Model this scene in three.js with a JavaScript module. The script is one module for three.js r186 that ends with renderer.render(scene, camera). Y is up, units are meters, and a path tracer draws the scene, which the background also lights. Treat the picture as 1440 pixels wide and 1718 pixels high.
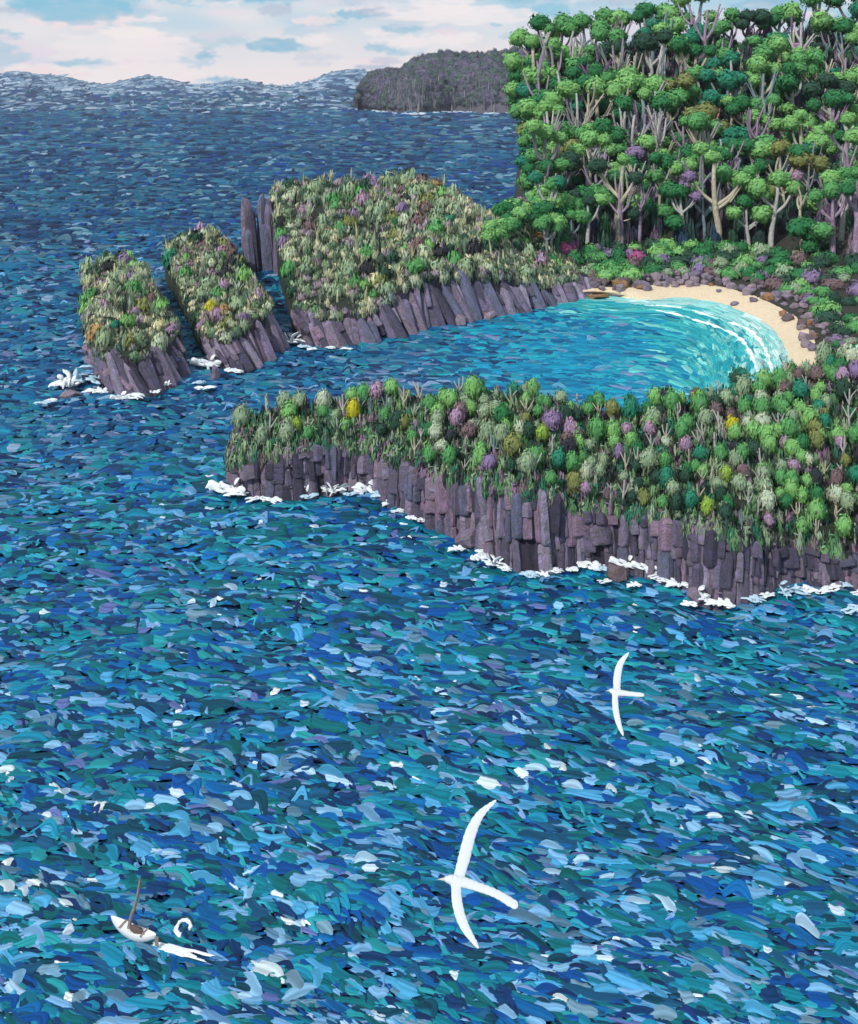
import * as THREE from 'three';
import { mergeGeometries } from 'three/addons/utils/BufferGeometryUtils.js';
import { ConvexGeometry } from 'three/addons/geometries/ConvexGeometry.js';
import { createNoise2D, createNoise3D } from 'simplex-noise';

// ------------------------------------------------------------------ random numbers
function mulberry(a) {
  return () => { a |= 0; a = (a + 0x6d2b79f5) | 0; let t = Math.imul(a ^ (a >>> 15), 1 | a); t = (t + Math.imul(t ^ (t >>> 7), 61 | t)) ^ t; return ((t ^ (t >>> 14)) >>> 0) / 4294967296; };
}
let R = mulberry(20240);
const rr = (a, b) => a + (b - a) * R();
const pick = (a) => a[Math.floor(R() * a.length)];
const noise2 = createNoise2D(mulberry(7)), noise3 = createNoise3D(mulberry(8));
const clamp = THREE.MathUtils.clamp, smooth = THREE.MathUtils.smoothstep, lerp = THREE.MathUtils.lerp;
const V = (x, y, z) => new THREE.Vector3(x, y, z);
const lin = (c) => { c /= 255; return c <= 0.04045 ? c / 12.92 : Math.pow((c + 0.055) / 1.055, 2.4); };
const C = (r, g, b) => new THREE.Color().setRGB(lin(r), lin(g), lin(b));

// ------------------------------------------------------------------ camera: on a height 100 m above the sea, level, lens shifted down
const EYE = 100, F = 1718, HZ = 146;
const scene = new THREE.Scene();
const camera = new THREE.PerspectiveCamera(2 * Math.atan(1572 / F) * 180 / Math.PI, 1440 / 3144, 0.5, 90000);
camera.position.set(0, EYE, 0);
camera.lookAt(0, EYE, -100);
camera.setViewOffset(1440, 3144, 0, 1426, 1440, 1718);
const W = (px, py, h = 0) => { const Z = (EYE - h) * F / (py - HZ); return V((px - 720) * Z / F, h, -Z); };           // point of height h
const D = (px, py, Z) => V((px - 720) * Z / F, EYE - (py - HZ) * Z / F, -Z);                                          // point at distance Z
const seen = (p) => [720 - p.x * F / p.z, HZ - (EYE - p.y) * F / p.z];

// ------------------------------------------------------------------ sky: pale blue with broad pink and lavender clouds
const SUN = V(-0.48, 0.66, 0.58).normalize();
function makeSky() {
  const w = 4096, h = 2048, d = new Float32Array(w * h * 4), r = mulberry(31);
  const blue = C(142, 196, 219), pink = C(236, 226, 226);
  for (let y = 0; y < h; y++) {
    const el = ((y + 0.5) / h - 0.5) * 180, k = el < 0 ? 0 : smooth(el, 0, 6);
    for (let x = 0; x < w; x++) {
      const i = (y * w + x) * 4, a = x / w * 360, n = noise3(Math.cos(a * Math.PI / 180) * 9, Math.sin(a * Math.PI / 180) * 9, el * 0.5) * 0.5 + 0.5;
      const b = clamp(k * (0.2 + 0.8 * n), 0, 1);
      d[i] = lerp(pink.r, blue.r, b); d[i + 1] = lerp(pink.g, blue.g, b); d[i + 2] = lerp(pink.b, blue.b, b); d[i + 3] = 1;
    }
  }
  const tints = [C(240, 230, 230), C(238, 220, 222), C(226, 214, 224), C(206, 208, 220), C(242, 232, 228), C(134, 190, 214), C(124, 182, 208), C(168, 200, 218), C(238, 230, 230), C(176, 186, 206)];
  const N = 4400;
  for (let s = 0; s < N; s++) {
    const el = s < 1800 ? Math.pow(r(), 1.1) * 9 : Math.asin(r()) * 180 / Math.PI, az = r() * 360, k = s < 1800 ? 1 : 2.4 + el / 30;
    const hw = (0.7 + r() * 1.3) * k / Math.max(0.2, Math.cos(el * Math.PI / 180)), hh = (0.16 + r() * 0.3) * k, t = r() < 0.32 * smooth(el, 1.6, 4) ? tints[5 + Math.floor(r() * 3)] : tints[Math.floor(r() * tints.length)];
    if (el < 0.9 && t.r < 0.6 && r() < 0.85) continue;
    const strength = 0.65 + r() * 0.35, seed = r() * 100;
    const y0 = Math.floor((el - hh + 90) / 180 * h), y1 = Math.ceil((el + hh + 90) / 180 * h), x0 = Math.floor((az - hw) / 360 * w), x1 = Math.ceil((az + hw) / 360 * w);
    for (let y = Math.max(h / 2, y0); y <= Math.min(h - 1, y1); y++) for (let x = x0; x <= x1; x++) {
      const e = ((y + 0.5) / h * 180 - 90 - el) / hh, u = ((x + 0.5) / w * 360 - az) / hw;
      const q = Math.hypot(u, e) + 0.22 * noise2(u * 2.3 + seed, e * 1.6) + 0.10 * noise2(u * 2 + seed, e * 9);
      if (q > 1) continue;
      const a = strength * smooth(1 - q, 0, 0.22) * (0.8 + 0.2 * noise2(u * 1.5 + seed, e * 7));
      const i = (y * w + ((x % w) + w) % w) * 4;
      d[i] = lerp(d[i], t.r, a); d[i + 1] = lerp(d[i + 1], t.g, a); d[i + 2] = lerp(d[i + 2], t.b, a);
    }
  }
  const t = new THREE.DataTexture(d, w, h, THREE.RGBAFormat, THREE.FloatType);
  t.mapping = THREE.EquirectangularReflectionMapping; t.magFilter = THREE.LinearFilter; t.needsUpdate = true;
  return t;
}
const skyTexture = makeSky();
scene.background = skyTexture; scene.environment = skyTexture;
scene.fog = new THREE.FogExp2(0xeef0ff, 0.00002);
const sun = new THREE.DirectionalLight(new THREE.Color(1, 0.965, 0.92), 2.9);
sun.name = 'sun'; sun.position.copy(SUN).multiplyScalar(1500).add(V(0, 0, -450)); sun.target.position.set(0, 0, -450);
sun.castShadow = true; sun.shadow.mapSize.set(4096, 4096); sun.shadow.radius = 5;
Object.assign(sun.shadow.camera, { left: -700, right: 700, top: 700, bottom: -700, near: 10, far: 4000 });
scene.add(sun, sun.target);
const renderer = new THREE.WebGLRenderer({ antialias: true });
renderer.setSize(858, 1024);
renderer.toneMapping = THREE.LinearToneMapping;
renderer.toneMappingExposure = 1.1;
renderer.shadowMap.enabled = true;

// ------------------------------------------------------------------ naming
const taken = new Map();
function numbered(n) { const k = taken.get(n) ?? 0; taken.set(n, k + 1); return k ? n + '_' + String(k).padStart(3, '0') : n; }
function shade(o) { o.traverse((m) => { if (m.isMesh) { m.castShadow = true; m.receiveShadow = true; } }); return o; }
function top(o, name, label, category, group) { o.name = numbered(name); o.userData.label = label; o.userData.category = category; if (group) o.userData.group = group; scene.add(o); return shade(o); }
function struct(o, name, label, category) { o.name = numbered(name); o.userData = { kind: 'structure', label, category }; scene.add(o); return shade(o); }
function part(name, geometry, material, parent) { const m = new THREE.Mesh(geometry, material); m.name = name; parent.add(m); return m; }

// ------------------------------------------------------------------ surface grain
function grainTexture(size, fn, srgb) {
  const d = new Uint8Array(size * size * 4);
  for (let y = 0; y < size; y++) for (let x = 0; x < size; x++) {
    const v = fn(x / size, y / size), i = (y * size + x) * 4;
    for (let c = 0; c < 3; c++) d[i + c] = clamp((v.length ? v[c] : v) * 255, 0, 255);
    d[i + 3] = 255;
  }
  const t = new THREE.DataTexture(d, size, size); t.wrapS = t.wrapT = THREE.RepeatWrapping; t.magFilter = THREE.LinearFilter; t.minFilter = THREE.LinearMipmapLinearFilter; t.generateMipmaps = true;
  if (srgb) t.colorSpace = THREE.SRGBColorSpace;
  t.needsUpdate = true; return t;
}
const loop = (u, v, f, s = 0) => { const a = u * 2 * Math.PI, b = v * 2 * Math.PI, q = f / (2 * Math.PI); return noise3(Math.cos(a) * q + s, Math.sin(a) * q + Math.cos(b) * q * 1.01, Math.sin(b) * q - s); };
const rockGrain = grainTexture(512, (u, v) => { const n = 0.5 + 0.22 * loop(u, v, 5) + 0.16 * loop(u, v, 14, 3) + 0.13 * loop(u, v, 40, 9) + 0.12 * loop(u * 1, v, 90, 5); return clamp(n, 0, 1); });
const rockTint = grainTexture(512, (u, v) => {
  const a = loop(u, v, 6, 12), b = loop(u, v, 18, 2), c = loop(u, v, 60, 4), l = 0.80 + 0.10 * a + 0.09 * b + 0.07 * c;
  return [l + 0.06 * b, l - 0.03 * a, l + 0.04 * a];
}, true);
const sandTint = grainTexture(256, (u, v) => { const l = 0.88 + 0.05 * loop(u, v, 9) + 0.05 * loop(u, v, 50, 3); return [l, l * 0.97, l * 0.93]; }, true);

// ------------------------------------------------------------------ a painter's stroke of water: ribbed, ragged at its ends, arched like a small wave
function strokeGeometry(seed, bend, ribs = 7, segs = 9) {
  const r = mulberry(seed * 977 + 5), pos = [], col = [], idx = [], a = bend * (r() - 0.5) * 2, ph = r() * 6, fq = 0.7 + r() * 0.7;
  const t0 = [], t1 = [], sh = [];
  for (let i = 0; i <= ribs; i++) { const e = Math.abs(i / ribs - 0.5) * 2; t0.push(0.01 + 0.14 * e * e + r() * 0.15); t1.push(0.99 - 0.14 * e * e - r() * 0.17); sh.push(0.64 + r() * 0.68); }
  for (let i = 0; i <= ribs; i++) for (let j = 0; j <= segs; j++) {
    const t = lerp(t0[i], t1[i], j / segs), s = i / ribs, w = 0.6 + 0.4 * Math.pow(Math.sin(Math.PI * t), 0.7);
    const z = (s - 0.5) * w + a * Math.sin(t * Math.PI * 2 * fq + ph);
    const arch = s < 0.35 ? s / 0.35 : 1 - (s - 0.35) / 0.65;                    // s = 0 is the side away from the viewer
    const end = Math.min(1, Math.min(j, segs - j) / 1.5), edge = i === 0 || i === ribs ? 0 : 1;
    const y = edge && end > 0 ? (0.25 + 0.75 * Math.sin(arch * Math.PI / 2)) * end + (r() - 0.5) * 0.22 : -0.25;
    pos.push(t - 0.5, y, z);
    const k = sh[i] * (0.94 + r() * 0.12);
    col.push(k * (0.96 + r() * 0.06), k, k * (0.97 + r() * 0.06));
  }
  for (let i = 0; i < ribs; i++) for (let j = 0; j < segs; j++) { const p = i * (segs + 1) + j, q = p + segs + 1; idx.push(p, q, p + 1, q, q + 1, p + 1); }
  const g = new THREE.BufferGeometry();
  g.setAttribute('position', new THREE.Float32BufferAttribute(pos, 3)); g.setAttribute('color', new THREE.Float32BufferAttribute(col, 3));
  g.setIndex(idx); g.computeVertexNormals();
  return g;
}

// ------------------------------------------------------------------ the sea
const HUMPS = [[25, 25, 46], [110, 12, 30], [250, 18, 42], [400, 12, 30], [590, 29, 48], [-150, 22, 60], [760, 20, 60], [1700, 20, 90]];
function swell(x, z) {                                                              // height of the water
  const Z = -z; let h = 0;
  const calm = 1 - 0.9 * smooth(x, -30, 10) * smooth(Z, 280, 320) * (1 - smooth(Z, 500, 560)) * (1 - smooth(x, 170, 220));   // sheltered cove
  h += calm * (0.55 * noise2(x * 0.05, z * 0.09) * (1 - smooth(Z, 500, 900)) + 1.0 * noise2(x * 0.018 + 5, z * 0.034) * (1 - 0.5 * smooth(Z, 900, 1600)) - 0.6);
  h += 1.6 * noise2(x * 0.004, z * 0.006) * smooth(Z, 600, 1200) + 5 * noise2(x * 0.0016 + 9, z * 0.003) * smooth(Z, 1400, 3500);
  if (Z > 4000) {
    const px = 720 + x / Z * F; let up = 0;
    for (const [c, a, s] of HUMPS) up += a * Math.exp(-0.5 * ((px - c) / s) ** 2);
    h += (up / F) * 9000 * smooth(Z, 5000, 9000) + smooth(Z, 4000, 9000) * 93;
  }
  return h;
}
const sea = new THREE.Group();
struct(sea, 'sea', 'choppy deep blue and teal sea covered in short crested waves', 'sea');
{
  const zs = []; for (let z = 400; z > -60; z -= 30) zs.push(z); for (let Z = 60; Z < 9500; Z *= 1.028) zs.push(-Z); zs.push(-9600, -9900);
  const nx = 160, pos = [], idx = [];
  zs.forEach((z) => { const half = 500 + Math.max(0, -z) * 0.85; for (let i = 0; i <= nx; i++) { const x = (i / nx * 2 - 1) * half; pos.push(x, z < -9850 ? -5 : swell(x, z) - 0.7, z); } });
  for (let j = 0; j < zs.length - 1; j++) for (let i = 0; i < nx; i++) { const p = j * (nx + 1) + i, q = p + nx + 1; idx.push(p, p + 1, q, q, p + 1, q + 1); }
  const g = new THREE.BufferGeometry(); g.setAttribute('position', new THREE.Float32BufferAttribute(pos, 3)); g.setIndex(idx); g.computeVertexNormals();
  part('water', g, new THREE.MeshPhysicalMaterial({ color: C(14, 56, 98), roughness: 0.6, specularIntensity: 0.3 }), sea);
}
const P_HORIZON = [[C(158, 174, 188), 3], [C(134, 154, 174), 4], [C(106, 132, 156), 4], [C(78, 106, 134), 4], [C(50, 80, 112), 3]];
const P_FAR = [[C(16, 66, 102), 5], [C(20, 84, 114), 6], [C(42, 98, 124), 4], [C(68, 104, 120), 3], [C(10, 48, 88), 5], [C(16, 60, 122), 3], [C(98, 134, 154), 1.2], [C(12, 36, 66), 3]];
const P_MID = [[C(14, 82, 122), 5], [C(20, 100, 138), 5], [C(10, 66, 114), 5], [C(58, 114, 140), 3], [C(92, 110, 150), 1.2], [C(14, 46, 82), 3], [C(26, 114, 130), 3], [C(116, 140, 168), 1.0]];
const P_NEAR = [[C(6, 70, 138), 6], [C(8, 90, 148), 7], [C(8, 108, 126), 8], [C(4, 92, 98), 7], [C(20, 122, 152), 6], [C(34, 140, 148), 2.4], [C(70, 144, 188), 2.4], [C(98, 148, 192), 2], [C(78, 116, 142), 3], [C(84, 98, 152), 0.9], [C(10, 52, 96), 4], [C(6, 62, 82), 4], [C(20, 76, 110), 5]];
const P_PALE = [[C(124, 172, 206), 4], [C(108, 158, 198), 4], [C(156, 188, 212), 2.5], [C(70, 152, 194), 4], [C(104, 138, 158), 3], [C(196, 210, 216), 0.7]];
const P_COVE = [[C(0, 122, 160), 6], [C(6, 136, 170), 6], [C(0, 108, 150), 4], [C(24, 152, 172), 4], [C(76, 146, 172), 1.2], [C(108, 132, 172), 1.0], [C(0, 88, 132), 2]];
const P_SHOAL = [[C(58, 168, 170), 5], [C(36, 156, 166), 5], [C(92, 186, 182), 3], [C(128, 204, 196), 1.5], [C(20, 142, 158), 3]];
const P_EDGE = [[C(150, 206, 202), 5], [C(176, 216, 210), 4], [C(126, 198, 194), 5], [C(200, 222, 216), 1.5]];
function weighted(p, bias) { let s = 0; const w = p.map(([, k], i) => k * Math.exp(1.1 * noise2(i * 7.3 + bias[0], bias[1] + i * 3.1))); for (const k of w) s += k; let t = R() * s; for (let i = 0; i < w.length; i++) { t -= w[i]; if (t <= 0) return p[i][0]; } return p[0][0]; }
const COVE = V(85, 0, -422), SHORE = [[1060, 503], [1110, 505], [1150, 507], [1200, 514], [1260, 536], [1300, 566], [1322, 610], [1326, 640]].map(([x, y]) => W(x, y));
const toShore = (x, z) => { let d = 1e9; for (let i = 0; i < SHORE.length - 1; i++) { const a = SHORE[i], b = SHORE[i + 1], bx = b.x - a.x, bz = b.z - a.z, t = clamp(((x - a.x) * bx + (z - a.z) * bz) / (bx * bx + bz * bz), 0, 1), q = Math.hypot(x - a.x - bx * t, z - a.z - bz * t); if (q < d) { d = q; toShore.turn = Math.atan2(-bz, bx); } } return d; };                                           // middle and reach of the round cove
const NV = 14;
const strokeShapes = []; for (let i = 0; i < NV; i++) strokeShapes.push(strokeGeometry(i + 1, i < 5 ? 0.22 : i < 10 ? 0.6 : 1.1));
const strokes = strokeShapes.map(() => ({ m: [], c: [] }));
const dummy = new THREE.Object3D(); dummy.rotation.order = 'YXZ';
function addStroke(p, len, wid, hgt, turn, tilt, color, variant, roll = 0) {
  dummy.position.copy(p); dummy.rotation.set(tilt, turn, roll); dummy.scale.set(len, hgt, wid); dummy.updateMatrix();
  const v = strokes[variant ?? Math.floor(R() * 10)]; v.m.push(dummy.matrix.clone()); v.c.push(color);
}
// TINT
const tintOf = (c, k) => c.clone().multiplyScalar(k);
function oceanStroke(px, py, Lpx, tpx, palette, opts = {}) {
  const dy = py - HZ, Z = EYE * F / dy; if (Z > 5200) return; let x = (px - 720) * Z / F, z = -Z;
  const e = Math.atan(dy / F), tilt = (opts.tilt ?? lerp(0.26, 0.05, smooth(py, 180, 1100))) * rr(0.6, 1.3);
  const len = Lpx * Z / F * rr(0.6, 1.45), wid = tpx * Z / F / Math.sin(e + tilt) * rr(0.6, 1.4);
  const inCove = x > -24 && Z > 295 && Z < 520 && x < 160, off = inCove ? toShore(x, z) : 1e3;
  let turn = (opts.turn ?? 0) + rr(-0.22, 0.22), pal = palette, hgt = wid * rr(0.05, 0.10), long = 1, thin = 1;
  if (inCove) {                                                                     // strokes follow the curve of the beach, paler over the shoaling sand
    const bend = toShore.turn, k = (1 - smooth(off, 20, 62)) * smooth(x, 48, 92), f = off + rr(-5, 5);
    turn = lerp(turn, bend, k) + rr(-0.05, 0.05); long = 1 + 1.0 * k; thin = 1 - 0.5 * k;
    pal = f < 9 ? P_EDGE : f < 34 ? (f < 16 && R() < 0.35 ? P_EDGE : P_SHOAL) : f < 52 && R() < 0.5 ? P_SHOAL : R() < smooth(x, -22, 62) ? P_COVE : palette === P_COVE ? P_MID : palette;
    hgt *= 0.6;
  }
  const e1 = Math.max(1.5, wid * 0.5), g0 = swell(x, z), gx = clamp((swell(x + e1, z) - g0) / e1, -0.5, 0.5), gz = clamp((swell(x, z + e1) - g0) / e1, -0.5, 0.5);   // lie along the swell
  let cx = -gz, cz = gx; if (cx < 0) { cx = -cx; cz = -cz; }
  if (!inCove) turn += 0.45 * clamp(Math.atan2(-cz, cx), -0.7, 0.7) * smooth(Math.hypot(gx, gz), 0.0, 0.06);
  const c = opts.color ?? weighted(pal, [px * 0.006, py * 0.010]);
  addStroke(V(x, g0 + rr(0, 0.07) * wid, z), len * long, wid * thin, hgt, turn, inCove ? 0.03 : tilt - Math.atan(gz), tintOf(c, rr(0.88, 1.12)), opts.variant, Math.atan(gx));
}
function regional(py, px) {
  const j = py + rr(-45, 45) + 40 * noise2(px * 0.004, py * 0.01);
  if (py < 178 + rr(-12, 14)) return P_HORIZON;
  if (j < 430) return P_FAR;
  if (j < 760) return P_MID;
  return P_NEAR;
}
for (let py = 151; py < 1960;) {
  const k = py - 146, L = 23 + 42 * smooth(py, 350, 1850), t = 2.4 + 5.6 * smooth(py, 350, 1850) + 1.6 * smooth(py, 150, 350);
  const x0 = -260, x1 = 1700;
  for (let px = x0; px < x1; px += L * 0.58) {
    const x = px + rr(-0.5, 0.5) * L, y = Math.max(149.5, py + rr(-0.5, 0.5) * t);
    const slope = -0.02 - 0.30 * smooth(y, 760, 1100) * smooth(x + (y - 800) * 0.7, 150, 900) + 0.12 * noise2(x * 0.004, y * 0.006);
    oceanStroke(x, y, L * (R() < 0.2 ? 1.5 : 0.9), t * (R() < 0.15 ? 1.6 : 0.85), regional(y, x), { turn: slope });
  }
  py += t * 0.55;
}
// closer strokes in the sheltered cove
for (let n = 0; n < 10500; n++) { const x = rr(-24, 150), z = -rr(300, 492), [px, py] = seen(V(x, 0, z)); oceanStroke(px, py, 34, 6.5, P_COVE, { turn: 0.05 * noise2(x * 0.02, z * 0.02) }); }
// the great swells on the horizon
for (let n = 0; n < 5200; n++) {
  const Z = 4300 + Math.pow(R(), 0.8) * 4750, x = rr(-0.58, 0.5) * Z, z = -Z, y = swell(x, z), e = 25, gx = clamp((swell(x + e, z) - y) / e, -0.3, 0.3), gz = clamp((swell(x, z + e) - y) / e, -0.3, 0.3), k = Z / F;
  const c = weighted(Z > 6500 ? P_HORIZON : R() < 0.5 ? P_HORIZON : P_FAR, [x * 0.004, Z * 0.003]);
  addStroke(V(x, y + rr(0, 3), z), rr(12, 28) * k, rr(3, 5.5) * k / Math.sin(0.12 + Math.abs(gz) + 0.08), 1.0 * k, Math.atan(gx) * 0.5 + rr(-0.15, 0.15), 0.12 - Math.atan(gz), tintOf(c, rr(0.85, 1.12)), Math.floor(R() * 14), Math.atan(gx));
}
// thin wavering strokes, dark and pale at random, on top of the choppy water
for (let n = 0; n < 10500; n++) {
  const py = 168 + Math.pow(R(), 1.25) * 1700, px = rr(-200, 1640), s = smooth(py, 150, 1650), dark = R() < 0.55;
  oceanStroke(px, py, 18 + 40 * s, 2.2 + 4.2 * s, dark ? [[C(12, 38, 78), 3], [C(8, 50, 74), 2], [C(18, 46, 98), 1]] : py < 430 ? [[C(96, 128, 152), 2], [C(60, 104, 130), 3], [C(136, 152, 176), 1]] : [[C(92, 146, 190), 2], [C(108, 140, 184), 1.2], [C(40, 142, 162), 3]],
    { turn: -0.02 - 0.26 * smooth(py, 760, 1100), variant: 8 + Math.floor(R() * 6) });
}
// broad pale strokes of the nearer water, some capped with white
for (let n = 0; n < 760; n++) {
  const py = 860 + Math.pow(R(), 0.8) * 980, px = rr(-200, 1640), s = smooth(py, 800, 1650), a = { turn: -0.22 - 0.2 * R() };
  if (Math.abs(px - 790) < 90 && Math.abs(py - 1460) < 140 || Math.abs(px - 260) < 120 && Math.abs(py - 1560) < 75) continue;
  const L = 30 + 32 * s, t = 6.5 + 8 * s; a.variant = Math.floor(R() * 5);
  oceanStroke(px, py, L, t, P_PALE, a);
  if (R() < 0.4) oceanStroke(px + rr(-6, 12), py - rr(0, 4), L * 0.7, t * 0.35, [[C(196, 208, 226), 3], [C(226, 230, 230), 2]], a);
}
for (let n = 0; n < 190; n++) { const py = 760 + R() * 1000, px = rr(-100, 1540); if (Math.abs(px - 790) < 110 && Math.abs(py - 1460) < 150 || Math.abs(px - 260) < 140 && Math.abs(py - 1560) < 80 || Math.abs(px - 1035) < 60 && Math.abs(py - 1165) < 90) continue; oceanStroke(px, py, 20 + 14 * smooth(py, 800, 1650), 6 + 5 * smooth(py, 800, 1650), [[C(212, 218, 220), 1], [C(186, 202, 218), 1]], { turn: -0.3, variant: Math.floor(R() * 5) }); }

// ------------------------------------------------------------------ land: sheets through rows of cross-sections (foot, cliff top, ridge, far foot)
function loft(rows) {
  const n = rows.length, m = rows[0].length, q = new THREE.Vector3();
  const cat = (a, b, c, d, t) => 0.5 * (2 * b + (c - a) * t + (2 * a - 5 * b + 4 * c - d) * t * t + (3 * b - a - 3 * c + d) * t * t * t);
  const at = (u, j) => { const i = clamp(Math.floor(u), 0, n - 2), t = u - i, A = rows[Math.max(0, i - 1)][j], B = rows[i][j], Cc = rows[i + 1][j], E = rows[Math.min(n - 1, i + 2)][j]; return V(cat(A.x, B.x, Cc.x, E.x, t), cat(A.y, B.y, Cc.y, E.y, t), cat(A.z, B.z, Cc.z, E.z, t)); };
  return { n, m, at: (u, v) => { const j = clamp(Math.floor(v), 0, m - 2); return at(u, j).lerp(at(u, j + 1), v - j); } };
}
function sheet(L, v0, v1, nu, nv, rough = 0.5, u0 = 0, u1 = L.n - 1) {
  const pos = [], uv = [], idx = [];
  for (let i = 0; i <= nu; i++) for (let j = 0; j <= nv; j++) {
    const p = L.at(u0 + (u1 - u0) * i / nu, v0 + (v1 - v0) * j / nv), k = rough * smooth(j / nv * (1 - j / nv), 0, 0.1);
    p.y += k * noise3(p.x * 0.12, p.y * 0.12, p.z * 0.12); p.z += k * noise3(p.x * 0.2 + 30, p.y * 0.2, p.z * 0.2);
    pos.push(p.x, p.y, p.z); uv.push(p.x * 0.1, (p.y * 0.7 + p.z) * 0.1);
  }
  for (let i = 0; i < nu; i++) for (let j = 0; j < nv; j++) { const p = i * (nv + 1) + j, q = p + nv + 1; idx.push(p, q, p + 1, q, q + 1, p + 1); }
  const g = new THREE.BufferGeometry(); g.setAttribute('position', new THREE.Float32BufferAttribute(pos, 3)); g.setAttribute('uv', new THREE.Float32BufferAttribute(uv, 2)); g.setIndex(idx); g.computeVertexNormals(); return g;
}
// rows written as foot (px, py), cliff top (px, py), ridge (px, py, height)
function headlandRows(list, setback, depthBack) {
  const rows = list.map(([fx, fy, tx, ty, bx, by, bh]) => {
    const foot = W(fx, fy, 0), t = D(tx, ty, -foot.z + setback), b = W(bx, by, bh), far = b.clone().add(V(0, 0, -depthBack)); far.y = -2; foot.y = -1.5;
    return [foot, t, b, far];
  });
  const end = (r) => r.map((p) => V(p.x, -2.5, p.z));
  return [end(rows[0]), ...rows, end(rows[rows.length - 1])];
}
const earth = new THREE.MeshStandardMaterial({ color: C(52, 66, 48), roughness: 1, map: rockTint, bumpMap: rockGrain, bumpScale: 0.5 });
const heartRock = new THREE.MeshStandardMaterial({ color: C(70, 62, 78), roughness: 0.95, map: rockTint, bumpMap: rockGrain, bumpScale: 0.6 });
const ROCK = [[172, 158, 186], [146, 134, 164], [182, 152, 178], [126, 128, 158], [152, 136, 158], [102, 96, 122], [182, 168, 194], [130, 118, 144], [84, 78, 102], [114, 104, 130]].map(([r, g, b]) => new THREE.MeshStandardMaterial({ color: C(r, g, b), roughness: 0.85, map: rockTint, bumpMap: rockGrain, bumpScale: 0.4, flatShading: true }));
function rockShape(seed, kind) {                                                    // kind 0: upright slab, y from 0 to 1; kind 1: boulder
  const r = mulberry(seed * 131 + 17), pts = [];
  if (kind === 0) {
    const k = 7, lv = [[0, 0.86], [0.05, 1], [0.5, 1.02], [0.9, 0.9], [1, 0.55]];
    const base = []; for (let i = 0; i < k; i++) base.push([(i + r() * 0.7) / k * Math.PI * 2, 0.42 + r() * 0.14]);
    for (const [y, s] of lv) for (const [a, q] of base) pts.push(V(Math.cos(a) * q * s * (0.92 + r() * 0.14), y + (y > 0.8 ? (r() - 0.5) * 0.12 : 0), Math.sin(a) * q * s * (0.92 + r() * 0.14)));
  } else for (let i = 0; i < 22; i++) { const v = V(r() - 0.5, r() - 0.5, r() - 0.5).normalize().multiplyScalar(0.44 + r() * 0.1); pts.push(v); }
  const g = new ConvexGeometry(pts), p = g.attributes.position, uv = [];
  for (let i = 0; i < p.count; i++) uv.push(p.getX(i) * 0.6 + p.getZ(i) * 0.5 + seed * 0.37, p.getY(i) * (kind ? 0.5 : 0.9) + p.getZ(i) * 0.13);
  g.setAttribute('uv', new THREE.Float32BufferAttribute(uv, 2));
  return g;
}
const SLAB = [], BOULDER = []; for (let i = 0; i < 12; i++) { SLAB.push(rockShape(i + 1, 0)); BOULDER.push(rockShape(i + 50, 1)); }
const UP = V(0, 1, 0);
function placeRock(parent, a, b, width, depth, mat) {                               // a slab from point a to point b
  const m = part('rock', pick(SLAB), mat ?? pick(ROCK), parent), d = b.clone().sub(a), len = d.length();
  m.position.copy(a); m.quaternion.setFromUnitVectors(UP, d.divideScalar(len)).multiply(new THREE.Quaternion().setFromAxisAngle(UP, rr(0, 6.28)));
  m.scale.set(width, len, depth);
  return m;
}
function cliff(parent, L, u0, u1, o) {                                              // o: step px, tiers, lean
  for (let u = u0; u < u1;) {
    const f = L.at(u, 0), t = L.at(u, 1), Z = -f.z, px = rr(o.min, o.max), w = px * Z / F;
    const [x1] = seen(L.at(u, 0)), [x2] = seen(L.at(Math.min(u + 0.1, L.n - 1), 0)), du = px * 0.46 / Math.max(18, Math.abs(x2 - x1) * 10);
    const lean = rr(o.lean[0], o.lean[1]); if (R() < 0.12) { u += du * 1.1; continue; }
    const skip = o.cave && o.cave(seen(f)[0]);
    let s = skip ? 0.45 : -0.02;
    const cuts = []; { let q = s; while (q < 0.97) { const e = o.tiers > 1 ? Math.min(1.02, q + rr(0.24, 0.6)) : rr(0.62, 1.06); cuts.push([q, e < 0.85 ? e   : rr(0.86, 1.06)]); q = e < 0.85 ? e : 2; if (o.tiers === 1) break; } }
    for (const [q, e] of cuts) {
      const out = rr(-(o.proud ?? 0.3), o.proud ?? 0.3) * w, a = f.clone().lerp(t, q), b = f.clone().lerp(t, e), h = t.y - f.y;
      a.x += lean * h * (1 - q) * 0.5 + rr(-0.12, 0.12) * w; b.x += -lean * h * (e - 0.5) * 0.5 + rr(-0.1, 0.1) * w; a.z += out; b.z += out - 0.3;
      if (b.y - a.y > 0.6) placeRock(parent, a, b, w * rr(0.7, 1.15), w * rr(0.9, 1.4));
    }
    u += du;
  }
}
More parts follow.
